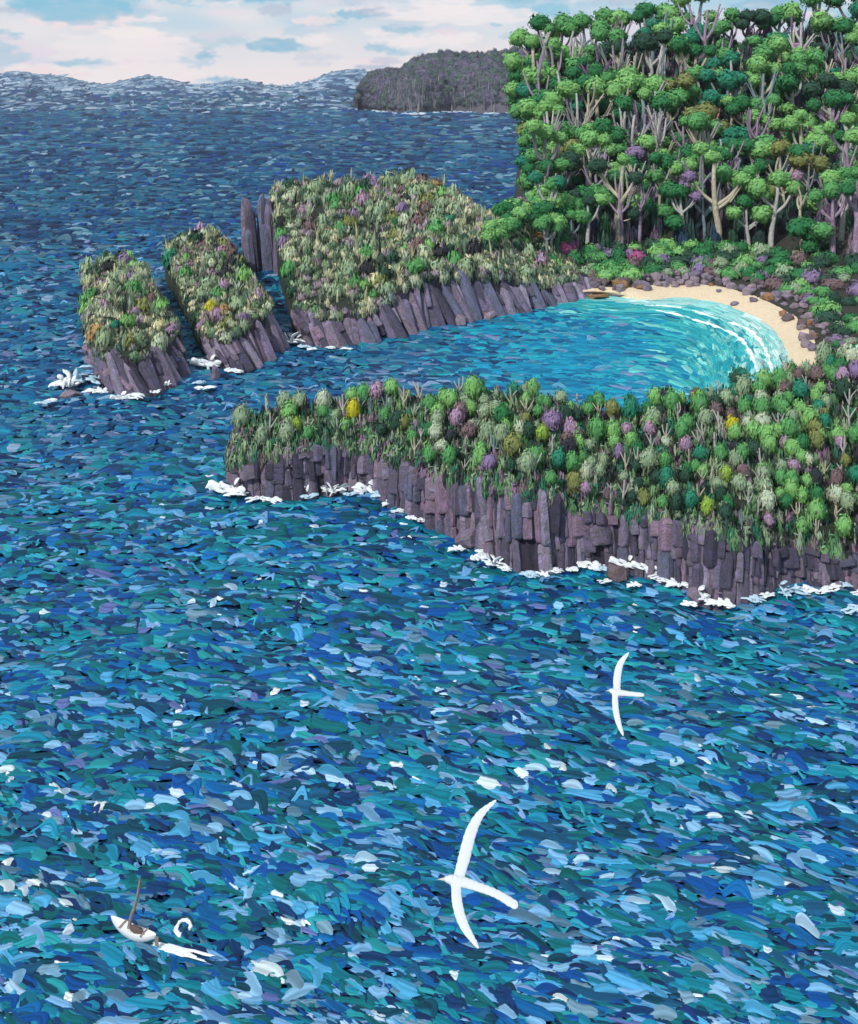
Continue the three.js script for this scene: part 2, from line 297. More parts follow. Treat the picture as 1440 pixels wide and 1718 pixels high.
function headland(name, label, list, o) {
  const rows = headlandRows(list, o.setback, o.back), L = loft(rows), g = new THREE.Group();
  struct(g, name, label, 'headland');
  part('cliff_core', sheet(L, 0, 1, list.length * 8, 6, 0.5), heartRock, g);
  part('heath_ground', sheet(L, 1, 2, list.length * 8, 14, 0.8), earth, g);
  part('far_slope', sheet(L, 2, 3, list.length * 6, 4, 0.5), heartRock, g);
  cliff(g, L, 1.0, L.n - 2, o);
  if (o.tiers > 1) cliff(g, L, 1.0, L.n - 2, { ...o, min: 9, max: 20, proud: 0.25 });
  if (o.flank) for (let i = 0; i < 4; i++) { const t = L.at(1, 1.7 + i / 10), w = rr(12, 20) * -t.z / F, b = t.clone().add(V(rr(-0.5, 0.3) * w, rr(-1.5, 0.5), 0)), a = t.clone().add(V(rr(-0.3, 0.5) * w, 0, 0)); a.y = -2; placeRock(g, a, b, w, w); }
  if (o.tiers === 1) for (let i = 0; i < (L.n - 2) * 5; i++) { const u = rr(1, L.n - 2), f = L.at(u, 0), t = L.at(u, 1), w = rr(9, 16) * -f.z / F, k = rr(0.0, 0.55), a = f.clone().lerp(t, k).add(V(rr(1, 2), 0, 1)), b = f.clone().lerp(t, k + rr(0.25, 0.45)).add(V(rr(-2, 0), 0, 0.6)); placeRock(g, a, b, w, w); }
  shade(g);
  return { g, L };
}
const NEAR = headland('front_headland', 'long wooded headland with a purple grey blocky cliff in front of the cove', [
  [388, 800, 386, 772, 394, 745, 9], [405, 824, 408, 772, 415, 715, 11], [470, 832, 465, 768, 470, 695, 13], [540, 826, 540, 748, 540, 684, 15], [610, 816, 610, 752, 610, 676, 16], [665, 848, 665, 770, 665, 672, 17],
  [740, 886, 735, 802, 740, 674, 18], [798, 900, 798, 806, 800, 670, 18], [828, 938, 822, 812, 850, 668, 18], [890, 957, 890, 822, 920, 675, 18], [980, 947, 975, 846, 1000, 688, 18], [1060, 952, 1060, 858, 1090, 690, 18],
  [1130, 973, 1130, 876, 1170, 674, 19], [1180, 1002, 1185, 888, 1240, 654, 20], [1230, 1007, 1240, 900, 1310, 638, 22], [1290, 987, 1290, 908, 1385, 612, 25], [1350, 977, 1350, 916, 1460, 588, 28], [1440, 987, 1440, 932, 1560, 570, 32], [1600, 1012, 1600, 945, 1720, 560, 36],
], { setback: 2.5, back: 28, min: 11, max: 27, tiers: 2, proud: 0.5, lean: [-0.08, 0.12], cave: (x) => (x > 868 && x < 902) || (x > 528 && x < 545) || (x > 996 && x < 1016) });
const ISLET = headland('outer_islet', 'outermost heath covered rock islet with leaning purple slabs', [
  [150, 592, 147, 568, 144, 462, 13], [165, 629, 161, 588, 154, 450, 14], [190, 662, 183, 596, 174, 442, 15], [240, 659, 235, 596, 206, 436, 15], [288, 636, 284, 578, 224, 444, 14], [316, 612, 302, 556, 240, 466, 12],
], { setback: 6, back: 18, min: 10, max: 25, tiers: 1, lean: [0.35, 0.8] });
const BLUFF = headland('middle_islet', 'heath covered rock islet between the outer islet and the big heath bluff', [
  [352, 598, 341, 558, 278, 424, 14], [382, 619, 372, 566, 298, 406, 16], [410, 614, 402, 552, 324, 394, 17], [438, 602, 432, 534, 352, 394, 16], [464, 578, 455, 512, 384, 418, 13],
], { setback: 6, back: 18, min: 10, max: 25, tiers: 1, lean: [0.3, 0.75] });
const HEATH = headland('heath_bluff', 'big heath covered bluff with leaning grey purple slabs above the cove', [
  [500, 568, 494, 514, 458, 326, 36], [536, 580, 536, 528, 490, 310, 39], [600, 576, 600, 526, 560, 303, 41], [650, 566, 646, 508, 640, 303, 42], [690, 556, 690, 474, 700, 306, 42], [760, 540, 760, 462, 760, 326, 40],
  [830, 530, 822, 462, 822, 364, 36], [880, 522, 872, 472, 872, 376, 29], [930, 510, 926, 472, 922, 392, 22], [990, 497, 986, 462, 986, 405, 14],
], { flank: true, setback: 6, back: 30, min: 9, max: 26, tiers: 1, lean: [0.1, 0.85] });

// ------------------------------------------------------------------ mainland: beach, boulder belt, forest floor, wooded hill
const shoreRow = (list, h, push) => list.map(([x, y]) => { const p = W(x, y, h); if (push) { const d = p.clone().sub(COVE).setY(0).normalize(); p.addScaledVector(d, push); } return p; });
const c0 = shoreRow([[900, 517], [985, 499], [1080, 508], [1140, 506], [1200, 513], [1260, 536], [1300, 566], [1326, 610], [1332, 640], [1330, 670]], -0.9, -3);
const c0b = shoreRow([[900, 510], [985, 494], [1080, 501], [1140, 498], [1200, 506], [1260, 526], [1305, 556], [1330, 604], [1338, 640], [1338, 668]], 0.7);
const c1 = shoreRow([[900, 501], [985, 489], [1060, 489], [1140, 482], [1208, 490], [1280, 514], [1336, 550], [1354, 584], [1360, 620], [1362, 655]], 3.2);
const c2 = shoreRow([[890, 474], [985, 462], [1060, 461], [1150, 452], [1230, 458], [1312, 478], [1376, 510], [1410, 550], [1436, 590], [1470, 630]], 7);
const c3 = shoreRow([[880, 440], [980, 424], [1060, 418], [1160, 414], [1260, 418], [1370, 432], [1490, 450], [1570, 490], [1620, 540], [1680, 600]], 14);
const c4 = [[872, 268], [975, 255], [1075, 250], [1190, 245], [1310, 240], [1440, 240], [1600, 240], [1760, 260], [1900, 300], [2000, 340]].map(([x, y]) => D(x, y, 680));
const c5 = [[878, 152], [965, 126], [1065, 104], [1180, 98], [1310, 92], [1440, 88], [1600, 86], [1760, 90], [1900, 110], [2000, 140]].map(([x, y]) => D(x, y, 790));
const c6 = c5.map((p) => V(p.x * 1.05, -4, p.z - 90));
c4[0].x += 6; c5[0].x += 3; c3[0].x += 8;
const mRows = c0.map((_, i) => [c0[i], c0b[i], c1[i], c2[i], c3[i], c4[i], c5[i], c6[i]]);
mRows.unshift(mRows[0].map((p, j) => V(p.x - (j > 3 ? 4 : 0), -3, p.z)));
const MAIN = loft(mRows);
const sandMat = new THREE.MeshStandardMaterial({ color: C(248, 230, 204), roughness: 0.95, map: sandTint, bumpMap: rockGrain, bumpScale: 0.05 });
struct(new THREE.Mesh(sheet(MAIN, 0, 2.25, 70, 12, 0.12, 1), sandMat), 'beach', 'curved strip of pale cream sand round the head of the cove', 'beach');
{
  const g = new THREE.Group(); struct(g, 'hill', 'steep hill behind the beach covered by tall pale gum trees', 'hill');
  part('forest_floor', sheet(MAIN, 2.22, 4.2, 60, 12, 0.8), new THREE.MeshStandardMaterial({ color: C(74, 72, 64), roughness: 1, map: rockTint, bumpMap: rockGrain, bumpScale: 0.5 }), g);
  part('hillside', sheet(MAIN, 4.18, 7, 60, 30, 2.5), new THREE.MeshStandardMaterial({ color: C(72, 80, 66), roughness: 1, map: rockTint, bumpMap: rockGrain, bumpScale: 0.5 }), g);
  shade(g);
}
// two rock pillars standing in the gap beside the heath bluff
function pillar(px, y0, y1, Z, wpx, label) {
  const g = new THREE.Group(), a = D(px, y1, Z); a.y = -2; g.position.copy(a);
  top(g, 'rock_pillar', label, 'rock pillar', 'rock pillars in the gap beside the heath bluff');
  const h = EYE - (y0 - HZ) * Z / F + 2, w = wpx * Z / F;
  for (const [dx, dz, k, s] of [[-0.35, 0, 1, 0.75], [0.3, 0.2, 0.86, 0.7], [0.0, 0.4, 0.62, 0.8], [0.55, -0.1, 0.5, 0.6], [-0.1, -0.3, 0.93, 0.7]]) placeRock(g, V(dx * w, 0, dz * w), V(dx * w * 0.7 - 0.3 * w, h * k, dz * w * 0.6), w * s, w * s);
  shade(g);
}
pillar(424, 338, 448, 560, 24, 'tall thin purple rock pillar standing free of the heath bluff');
pillar(452, 330, 448, 562, 24, 'tall purple rock pillar pressed against the heath bluff');

// ------------------------------------------------------------------ foliage shapes
function leafBall(seed, leaves, leaf, squash = 1, core = 0.82, upright = 0) {
  const r = mulberry(seed * 313 + 3), pos = [], nor = [], col = [];
  const bump = (d) => 1 + 0.20 * noise3(d.x * 1.7 + seed, d.y * 1.7, d.z * 1.7) + 0.08 * noise3(d.x * 4 + seed, d.y * 4, d.z * 4);
  const ico = new THREE.IcosahedronGeometry(1, 2), ip = ico.attributes.position;
  for (let i = 0; i < ip.count; i++) {
    const d = V(ip.getX(i), ip.getY(i), ip.getZ(i)).normalize(), q = core * bump(d);
    pos.push(d.x * q, d.y * q * squash, d.z * q); nor.push(d.x, d.y, d.z);
    const k = 0.86 + 0.2 * noise3(d.x * 5, d.y * 5 + seed, d.z * 5); col.push(k, k, k);
  }
  const a = V(), b = V(), n = V();
  for (let i = 0; i < leaves; i++) {
    const y = r() * 2 - 1, t = r() * 6.2832, s = Math.sqrt(1 - y * y), d = V(Math.cos(t) * s, y, Math.sin(t) * s), q = bump(d) * (0.80 + r() * 0.26);
    const c = d.clone().multiplyScalar(q); c.y *= squash;
    n.set(d.x + (r() - 0.5) * 0.9, d.y + 0.1 + (r() - 0.5) * 0.9, d.z + (r() - 0.5) * 0.9).normalize();
    if (upright && r() < upright) { n.set(d.x + (r() - 0.5) * 0.7, 0.12, d.z + (r() - 0.5) * 0.7).normalize(); a.set((r() - 0.5) * 0.55, 1, (r() - 0.5) * 0.55); a.addScaledVector(n, -a.dot(n)).normalize(); } else a.set(r() - 0.5, r() - 0.5, r() - 0.5).cross(n).normalize();
    b.crossVectors(n, a);
    const l = leaf * (0.7 + r() * 0.7), w = l * (upright ? 0.26 + r() * 0.14 : 0.42 + r() * 0.25);
    const P = [c.clone().addScaledVector(a, -l), c.clone().addScaledVector(b, w).addScaledVector(n, 0.05 * l), c.clone().addScaledVector(a, l), c.clone().addScaledVector(b, -w).addScaledVector(n, 0.05 * l)];
    const k = 0.8 + r() * 0.45, warm = 0.9 + r() * 0.25, m = n.clone().multiplyScalar(0.4).addScaledVector(d, 0.8).normalize();
    for (const j of [0, 2, 1, 0, 3, 2]) { pos.push(P[j].x, P[j].y, P[j].z); nor.push(m.x, m.y, m.z); col.push(k * warm, k, k * (1.9 - warm)); }
  }
  const g = new THREE.BufferGeometry(); g.setAttribute('position', new THREE.Float32BufferAttribute(pos, 3)); g.setAttribute('normal', new THREE.Float32BufferAttribute(nor, 3)); g.setAttribute('color', new THREE.Float32BufferAttribute(col, 3));
  return g;
}
function bladeTuft(seed, blades, spread, width) {                                   // blades fanning up from the ground, 1 m tall
  const r = mulberry(seed * 71 + 9), pos = [], col = [], idx = [];
  for (let i = 0; i < blades; i++) {
    const a = r() * 6.2832, s = spread * (0.15 + r() * 0.9), h = 0.55 + r() * 0.5, w = width * (0.6 + r() * 0.8), dx = Math.cos(a), dz = Math.sin(a), k = 0.75 + r() * 0.45, b = pos.length / 3;
    for (let j = 0; j <= 3; j++) {
      const t = j / 3, o = s * t * t + 0.08 * s, q = w * (1 - t * 0.85);
      for (const e of [-1, 1]) { pos.push(dx * o - dz * q * e, h * t * (1 - 0.12 * t), dz * o + dx * q * e); col.push(k * (0.9 + 0.2 * r()), k, k * 0.95); }
      if (j < 3) { const p = b + j * 2; idx.push(p, p + 1, p + 2, p + 1, p + 3, p + 2); }
    }
  }
  const g = new THREE.BufferGeometry(); g.setAttribute('position', new THREE.Float32BufferAttribute(pos, 3)); g.setAttribute('color', new THREE.Float32BufferAttribute(col, 3)); g.setIndex(idx); g.computeVertexNormals(); return g;
}
function limb(points, r0, r1, sides = 6) {                                          // a tapered tube through points
  const curve = new THREE.CatmullRomCurve3(points), n = 4 + points.length * 3, fr = curve.computeFrenetFrames(n, false), pos = [], nor = [], uv = [], idx = [];
  for (let i = 0; i <= n; i++) {
    const p = curve.getPointAt(i / n), q = lerp(r0, r1, i / n) * (1 + 0.12 * noise2(i * 1.3, points[0].x + points[1].y));
    for (let j = 0; j <= sides; j++) { const a = j / sides * 6.2832, d = fr.normals[i].clone().multiplyScalar(Math.cos(a)).addScaledVector(fr.binormals[i], Math.sin(a)); pos.push(p.x + d.x * q, p.y + d.y * q, p.z + d.z * q); nor.push(d.x, d.y, d.z); uv.push(j / sides, i / n * 3); }
  }
  for (let i = 0; i < n; i++) for (let j = 0; j < sides; j++) { const p = i * (sides + 1) + j, q = p + sides + 1; idx.push(p, p + 1, q, q, p + 1, q + 1); }
  const g = new THREE.BufferGeometry(); g.setAttribute('position', new THREE.Float32BufferAttribute(pos, 3)); g.setAttribute('normal', new THREE.Float32BufferAttribute(nor, 3)); g.setAttribute('uv', new THREE.Float32BufferAttribute(uv, 2)); g.setIndex(idx); return g;
}
const CROWN = []; for (let i = 0; i < 10; i++) CROWN.push(leafBall(i + 1, 260, 0.17, 0.88, 0.84));
const SMALL = []; for (let i = 0; i < 8; i++) SMALL.push(leafBall(i + 40, 170, 0.22, 1, 0.78, 0.45));
const BRUSH = []; for (let i = 0; i < 8; i++) BRUSH.push(leafBall(i + 60, 120, 0.36, 1, 0.66, 0.85));
const TUFT = []; for (let i = 0; i < 6; i++) TUFT.push(bladeTuft(i + 1, 26, 0.40, 0.055));
const SPIKE = []; for (let i = 0; i < 6; i++) SPIKE.push(bladeTuft(i + 20, 4, 0.16, 0.085));
const leafMat = (r, g, b) => new THREE.MeshStandardMaterial({ color: C(r, g, b), vertexColors: true, roughness: 0.9, side: THREE.DoubleSide });
const barkTint = grainTexture(256, (u, v) => { const n = loop(u, v, 7, 3), s = loop(u, v * 0.5, 22, 8), l = 0.82 + 0.13 * n + 0.1 * s; return [l, l - 0.03 * n, l + 0.02 * s]; }, true);
const barkMat = (r, g, b) => new THREE.MeshStandardMaterial({ color: C(r, g, b), roughness: 0.85, map: barkTint });
const G = {
  'fresh green': leafMat(118, 172, 102), 'mid green': leafMat(84, 148, 88), 'deep green': leafMat(40, 112, 66), 'blue green': leafMat(34, 122, 98), 'olive': leafMat(120, 128, 76), 'dark green': leafMat(36, 72, 58),
  'grey green': leafMat(136, 158, 130), 'mauve': leafMat(160, 132, 162), 'violet': leafMat(132, 112, 154), 'dusky brown': leafMat(112, 92, 98), 'near black': leafMat(40, 44, 54), 'yellow': leafMat(186, 180, 36), 'straw': leafMat(206, 202, 166), 'magenta': leafMat(170, 84, 136), 'pale grey green': leafMat(176, 188, 166), 'tan': leafMat(166, 136, 96), 'lime green': leafMat(138, 168, 70),
};
const BARK = { 'pale': barkMat(206, 202, 198), 'cream': barkMat(212, 202, 178), 'grey': barkMat(150, 150, 156), 'mauve': barkMat(178, 152, 178), 'coral': barkMat(196, 124, 124), 'blue grey': barkMat(140, 160, 168), 'dark': barkMat(52, 46, 58), 'violet': barkMat(132, 98, 144) };
function chance(table) { let s = 0; for (const k in table) s += table[k]; let t = R() * s; for (const k in table) { t -= table[k]; if (t <= 0) return k; } return Object.keys(table)[0]; }
const SP = 3;

// ------------------------------------------------------------------ trees of the front headland: a thin forked pale trunk under one round crown
const TRUNKS = []; for (let i = 0; i < 8; i++) {
  const r = mulberry(i * 17 + 4), bx = (r() - 0.5) * 0.18, k = [limb([V(0, -0.15, 0), V(bx * 0.3, 0.25, 0.02), V(bx, 0.62, 0), V(bx * 1.4, 0.95, 0)], 0.062, 0.036, 5)];
  for (const s of [-1, 1]) { const y = 0.3 + r() * 0.2; k.push(limb([V(bx * 0.6, y, 0), V(bx + s * 0.12, y + 0.2, (r() - 0.5) * 0.2), V(bx + s * (0.18 + r() * 0.15), y + 0.48, (r() - 0.5) * 0.3)], 0.042, 0.022, 5)); }
  TRUNKS.push(mergeGeometries(k));
}
const grow = (u, v) => {
  const where = u < 0.2 ? 'near the seaward tip' : u < 0.42 ? 'above the low cliff' : u < 0.62 ? 'above the sea cave' : u < 0.8 ? 'above splashing surf' : 'toward the beach';
  return (v < 0.25 ? 'cliff edge ' : v > 0.72 ? 'cove skyline ' : 'mid headland ') + where;
};
const size = (s) => (s < 0.92 ? 'small ' : s > 1.12 ? 'tall ' : '');
const cap = (s) => s.slice(0, 1) + s.slice(1);
function scatter(L, u0, u1, stepX, stepY, f) {
  for (let u = u0; u < u1;) {
    const a = seen(L.at(u, 1)), b = seen(L.at(u, 2)), rows = Math.max(2, Math.round(Math.abs(a[1] - b[1]) / stepY)), n1 = seen(L.at(Math.min(u + 0.05, u1), 1.5)), n0 = seen(L.at(u, 1.5));
    const du = 0.05 * stepX / Math.max(0.6, Math.hypot(n1[0] - n0[0], (n1[1] - n0[1]) * 0.3));
    for (let i = 0; i < rows; i++) { const uu = clamp(u + rr(-0.5, 0.5) * du, u0, u1), v = clamp((i + rr(0.15, 0.85)) / rows, 0.02, 0.985); f(uu, v, L.at(uu, 1 + v)); }
    u += Math.max(0.02, du);
  }
}
scatter(NEAR.L, 1.0, 18.2, 26, 19, (u, v, p) => {
  const Z = -p.z, s = rr(0.78, 1.28), m = Z / F, [px] = seen(p), uf = clamp((px - 390) / 1050, 0, 1), kind = R();
  if (px > 1600) return;
  const t = new THREE.Group(); t.position.copy(p);
  if (kind < 0.24) {                                                                // bare pale stems
    const h = 38 * m * s; const b = chance({ pale: 7, cream: 3, 'blue grey': 1.5, dark: 0.8 });
    const k = part('trunk', pick(TRUNKS), BARK[b], t); k.scale.set(h * 0.85, h, h * 0.85); t.rotation.y = rr(0, 6.28);
    top(t, 'bare_tree', `${size(s)}bare forked ${b} tree, ${grow(uf, v)}`, 'tree', `bare ${b} trees ${grow(uf, v)}`);
    return;
  }
  const c = chance({ 'fresh green': 6, 'mid green': 5, 'deep green': 1.6, 'blue green': 1.4, 'grey green': 7, 'pale grey green': 1.6, mauve: 1.8, violet: 0.6, 'dusky brown': 1.4, 'dark green': 2.4, 'near black': 0.6, olive: 1, 'lime green': 0.6, yellow: 0.1 });
  const h = 30 * m * s, r = 12.5 * m * s * rr(0.85, 1.15), b = chance({ pale: 5, 'blue grey': 2, grey: 2, mauve: 1 });
  const k = part('trunk', pick(TRUNKS), BARK[b], t); k.scale.set(h * 1.1, h, h * 1.1); k.rotation.y = rr(0, 6.28);
  const q = part('crown', pick(SMALL), G[c], t); q.position.set(0, h * 0.8, 0); q.scale.set(r * rr(0.85, 1.1), r * rr(1.0, 1.45), r); q.rotation.y = rr(0, 6.28);
  top(t, 'headland_tree', `${size(s)}${c} tree, ${b} trunk, ${grow(uf, v)}`, 'tree', `${c} trees ${grow(uf, v)}`);
});

// ------------------------------------------------------------------ heath of the two islets and the bluff
function heath(L, place, u0, u1, stepX, stepY, keep = () => true) {
  scatter(L, u0, u1, stepX, stepY, (u, v, p) => {
    if (!keep(p)) return;
    const Z = -p.z, m = Z / F, s = rr(0.75, 1.3), kind = R(), at = (v < 0.3 ? 'low slope ' : v > 0.75 ? 'skyline ' : 'midslope ') + (u - u0 < (u1 - u0) * 0.33 ? 'seaward ' : u - u0 < (u1 - u0) * 0.67 ? 'midway ' : 'landward ') + place;
    let o, c;
    if (kind < 0.46) {
      c = chance({ 'grey green': 7, 'fresh green': 1.8, 'mid green': 3, 'pale grey green': 4, olive: 2, 'dark green': 3.5, 'near black': 1.4, 'dusky brown': 2.4, tan: 0.7, 'blue green': 0.8, straw: 0.7 });
      o = new THREE.Mesh(pick(BRUSH), G[c]); const r = 12 * m * s; o.scale.set(r * rr(0.85, 1.2), r * rr(0.85, 1.2), r); o.position.copy(p).add(V(0, r * 0.55, 0)); o.rotation.y = rr(0, 6.28);
      top(o, 'heath_shrub', `${size(s)}${c} shrub, ${at}`, 'shrub', `${c} heath shrubs ${at}`);
    } else if (kind < 0.56) {
      c = chance({ mauve: 6, violet: 3, magenta: 0.8, yellow: 1 });
      o = new THREE.Mesh(pick(BRUSH), G[c]); const r = 10 * m * s; o.scale.set(r, r * rr(0.9, 1.3), r); o.position.copy(p).add(V(0, r * 0.7, 0)); o.rotation.y = rr(0, 6.28);
      top(o, 'flowering_shrub', `${size(s)}heath shrub in ${c} flower, ${at}`, 'shrub', `${c} flowering shrubs ${at}`);
    } else if (kind < 0.82) {
      c = chance({ straw: 3, 'pale grey green': 5, 'grey green': 5, 'mid green': 1.5 });
      o = new THREE.Mesh(pick(TUFT), G[c]); const h = 26 * m * s; o.scale.set(h * 0.9, h, h * 0.9); o.position.copy(p); o.rotation.y = rr(0, 6.28);
      top(o, 'grass_tuft', `${size(s)}${c} blade tuft, ${at}`, 'grass tuft', `${c} grass tufts ${at}`);
    } else {
      c = chance({ straw: 5, 'pale grey green': 4, 'near black': 1 });
      o = new THREE.Mesh(pick(SPIKE), G[c]); const h = 32 * m * s; o.scale.set(h * 0.8, h, h * 0.8); o.position.copy(p); o.rotation.y = rr(0, 6.28);
      top(o, 'flower_spike', `${size(s)}${c} flower spikes, ${at}`, 'flower spike', `${c} flower spikes ${at}`);
    }
  });
}
heath(ISLET.L, 'on the outer islet', 1.0, 5.95, 17, 14);
heath(BLUFF.L, 'on the middle islet', 1.0, 4.98, 17, 14);
heath(HEATH.L, 'on the heath bluff', 1.0, 9.2, 21, 17);

// low growth filling the ground between the plants: uncounted
function cover(name, label, category, shapes, count, placer, colors) {
  const g = shapes.map(() => ({ m: [], c: [] }));
  for (let i = 0; i < count; i++) { const e = placer(i); if (!e) continue; const k = g[Math.floor(R() * shapes.length)]; dummy.position.copy(e.p); dummy.rotation.set(0, rr(0, 6.28), 0); dummy.scale.set(e.r, e.h, e.r); dummy.updateMatrix(); k.m.push(dummy.matrix.clone()); k.c.push(pick(colors)); }
  const root = new THREE.Group(); root.name = numbered(name); root.userData = { kind: 'stuff', label, category }; scene.add(root);
  const mat = new THREE.MeshStandardMaterial({ color: 0xffffff, vertexColors: true, roughness: 0.95, side: THREE.DoubleSide });
  shapes.forEach((s, j) => { if (!g[j].m.length) return; const im = new THREE.InstancedMesh(s, mat, g[j].m.length); im.name = 'low_growth'; im.userData.kind = 'stuff'; g[j].m.forEach((m, i) => { im.setMatrixAt(i, m); im.setColorAt(i, g[j].c[i]); }); root.add(im); });
  shade(root);
}
const HEATHCOL = [C(130, 152, 124), C(100, 128, 98), C(64, 80, 72), C(166, 174, 152), C(116, 120, 106), C(146, 132, 148), C(188, 186, 160), C(82, 108, 98)];
for (const [L, n, u0, u1, tag] of [[ISLET.L, 700, 1, 5.98, 'outer islet'], [BLUFF.L, 700, 1, 4.98, 'middle islet'], [HEATH.L, 2400, 1, 9.6, 'heath bluff']])
  cover('ground_cover', `low grey green heath filling the gaps on the ${tag}`, 'heath', [BRUSH[0], BRUSH[1], TUFT[0], TUFT[1]], n, () => { const p = L.at(rr(u0, u1), rr(0.94, 2.0)), k = -p.z / F; return { p, r: 9 * k * rr(0.6, 1.3), h: 8 * k * rr(0.7, 1.6) }; }, HEATHCOL);
cover('ground_cover', 'low green scrub filling the gaps on the front headland', 'scrub', [BRUSH[2], BRUSH[3], TUFT[2], TUFT[3]], 4200, () => { const p = NEAR.L.at(rr(1, 18.5), rr(0.9, 2.0)), k = -p.z / F; return { p, r: 10 * k * rr(0.6, 1.2), h: 13 * k * rr(0.7, 1.6) }; },
  [C(82, 126, 88), C(106, 146, 102), C(50, 80, 68), C(128, 152, 124), C(104, 96, 104), C(42, 50, 56), C(136, 152, 132), C(48, 112, 92), C(132, 106, 136)]);

// ------------------------------------------------------------------ the forest: tall pale forked trunks carrying several round crowns
const FOREST = [];
for (let i = 0; i < 14; i++) {
  const r = mulberry(i * 29 + 77), geos = [], tips = [], lean = (r() - 0.5) * 0.12, q = (a) => (r() - 0.5) * a;
  const top1 = 0.55 + r() * 0.25, fork = 0.34 + r() * 0.22;
  geos.push(limb([V(0, -0.06, 0), V(lean * 0.3 + q(0.02), 0.2, q(0.02)), V(lean * 0.7, fork, q(0.03)), V(lean * 1.2, top1, q(0.06)), V(lean * 1.6 + q(0.06), 0.93, q(0.08))], 0.034, 0.015, 7));
  tips.push(V(lean * 1.6, 0.94, 0));
  const nb = 2 + Math.floor(r() * 2.2);
  for (let b = 0; b < nb; b++) {
    const s = b % 2 ? 1 : -1, y = fork + b * 0.10 * r() + 0.02, reach = 0.09 + r() * 0.15, e = V(lean * 0.8 + s * reach, y + 0.24 + r() * 0.22, q(0.2));
    geos.push(limb([V(lean * 0.72, y, 0), V(lean * 0.75 + s * reach * 0.5, y + 0.11, q(0.06)), e], 0.022, 0.010, 6)); tips.push(e);
    if (r() < 0.6) { const e2 = V(e.x + s * 0.06, e.y - 0.06 + q(0.05), e.z + q(0.1)); geos.push(limb([V(lean * 0.75 + s * reach * 0.55, y + 0.09, 0), e2.clone().lerp(e, 0.4), e2], 0.009, 0.005, 5)); }
  }
  if (r() < 0.25) { const e = V(lean * 0.5 + (r() < 0.5 ? -1 : 1) * 0.11, fork * 0.8, 0.06); geos.push(limb([V(lean * 0.4, fork * 0.55, 0), e.clone().multiplyScalar(0.8), e], 0.010, 0.005, 5)); tips.push(e); }
  FOREST.push({ g: mergeGeometries(geos), tips });
}
// slim bare stems standing between the crowned trees
for (let i = 0; i < 150; i++) {
  const v = 4.03 + Math.pow(R(), 1.2) * 1.9, p = MAIN.at(rr(1.2, 7), v), [px] = seen(p); if (px > 1490) continue;
  const Z = -p.z, s = rr(0.75, 1.3), h = 105 * Z / F * s, b = chance({ pale: 8, cream: 5, grey: 3, mauve: 4, coral: 0.7, 'blue grey': 3, violet: 1.2 }), t = new THREE.Group(); t.position.copy(p); t.rotation.y = rr(0, 6.28);
  const k = part('trunk', pick(FOREST).g, BARK[b], t); k.scale.set(h * 0.95, h, h * 0.95);
  const w = (v < 4.5 ? 'low on the hill ' : v < 5.2 ? 'halfway up the hill ' : 'high on the hill ') + (px < 1010 ? 'beside the sea' : px < 1180 ? 'behind the beach' : px < 1330 ? 'above the sand' : 'deep inland');
  top(t, 'bare_gum', `${size(s)}leafless ${b} gum stem, ${w}`, 'tree', `leafless ${b} gum stems ${w}`);
}
function gum(p, h, s, px, f, crown, where) {
  const sh = pick(FOREST), Z = -p.z, t = new THREE.Group(); t.position.copy(p); t.rotation.y = rr(-0.5, 0.5) + (R() < 0.5 ? Math.PI : 0);
  const b = chance({ pale: 8, cream: 4, grey: 3, mauve: 3, coral: 0.5, 'blue grey': 2, violet: 0.7, dark: 0.3 }), c = chance({ 'mid green': 6, 'deep green': 4, 'fresh green': 7, 'blue green': 2, 'dark green': 1.2, olive: 0.8 });
  const k = part('trunk', sh.g, BARK[b], t); k.scale.set(h * 1.25, h, h * 1.25);
  for (const e of sh.tips) {
    const r = crown * Z / F * rr(0.7, 1.3), q = part('crown', pick(CROWN), G[R() < 0.75 ? c : chance({ 'mid green': 2, 'fresh green': 3, 'deep green': 2, 'blue green': 1, violet: 0.25, mauve: 0.25 })], t);
    q.position.set(e.x * h * 1.25, e.y * h, e.z * h * 1.25); q.scale.set(r * rr(0.85, 1.15), r * rr(0.85, 1.1), r); q.rotation.y = rr(0, 6.28);
  }
  top(t, 'gum_tree', `${size(s)}${b} trunked gum with ${c} crowns, ${where}`, 'tree', `${b} trunked ${c} gum trees ${where}`);
}
for (let i = 0; i < 16; i++) { const u = rr(7.0, 9.6), v = rr(1.35, 1.98), p = HEATH.L.at(u, v), s = rr(0.75, 1.3); gum(p, lerp(34, 66, smooth(u, 7, 9.4)) * -p.z / F * s, s, 0, 0, 12.5, v < 1.7 ? 'above the cove slabs' : 'where the bluff meets the forest'); }
for (let i = 0; i < 26; i++) { const v = 4.05 + i / 26 * 1.9, p = MAIN.at(rr(0.99, 1.22), v), s = rr(0.75, 1.3); gum(p, rr(48, 84) * -p.z / F * s, s, 0, 0, 15, (v < 4.7 ? 'low' : v < 5.4 ? 'midway' : 'high') + ' on the seaward forest edge'); }
let forestRow = 0;
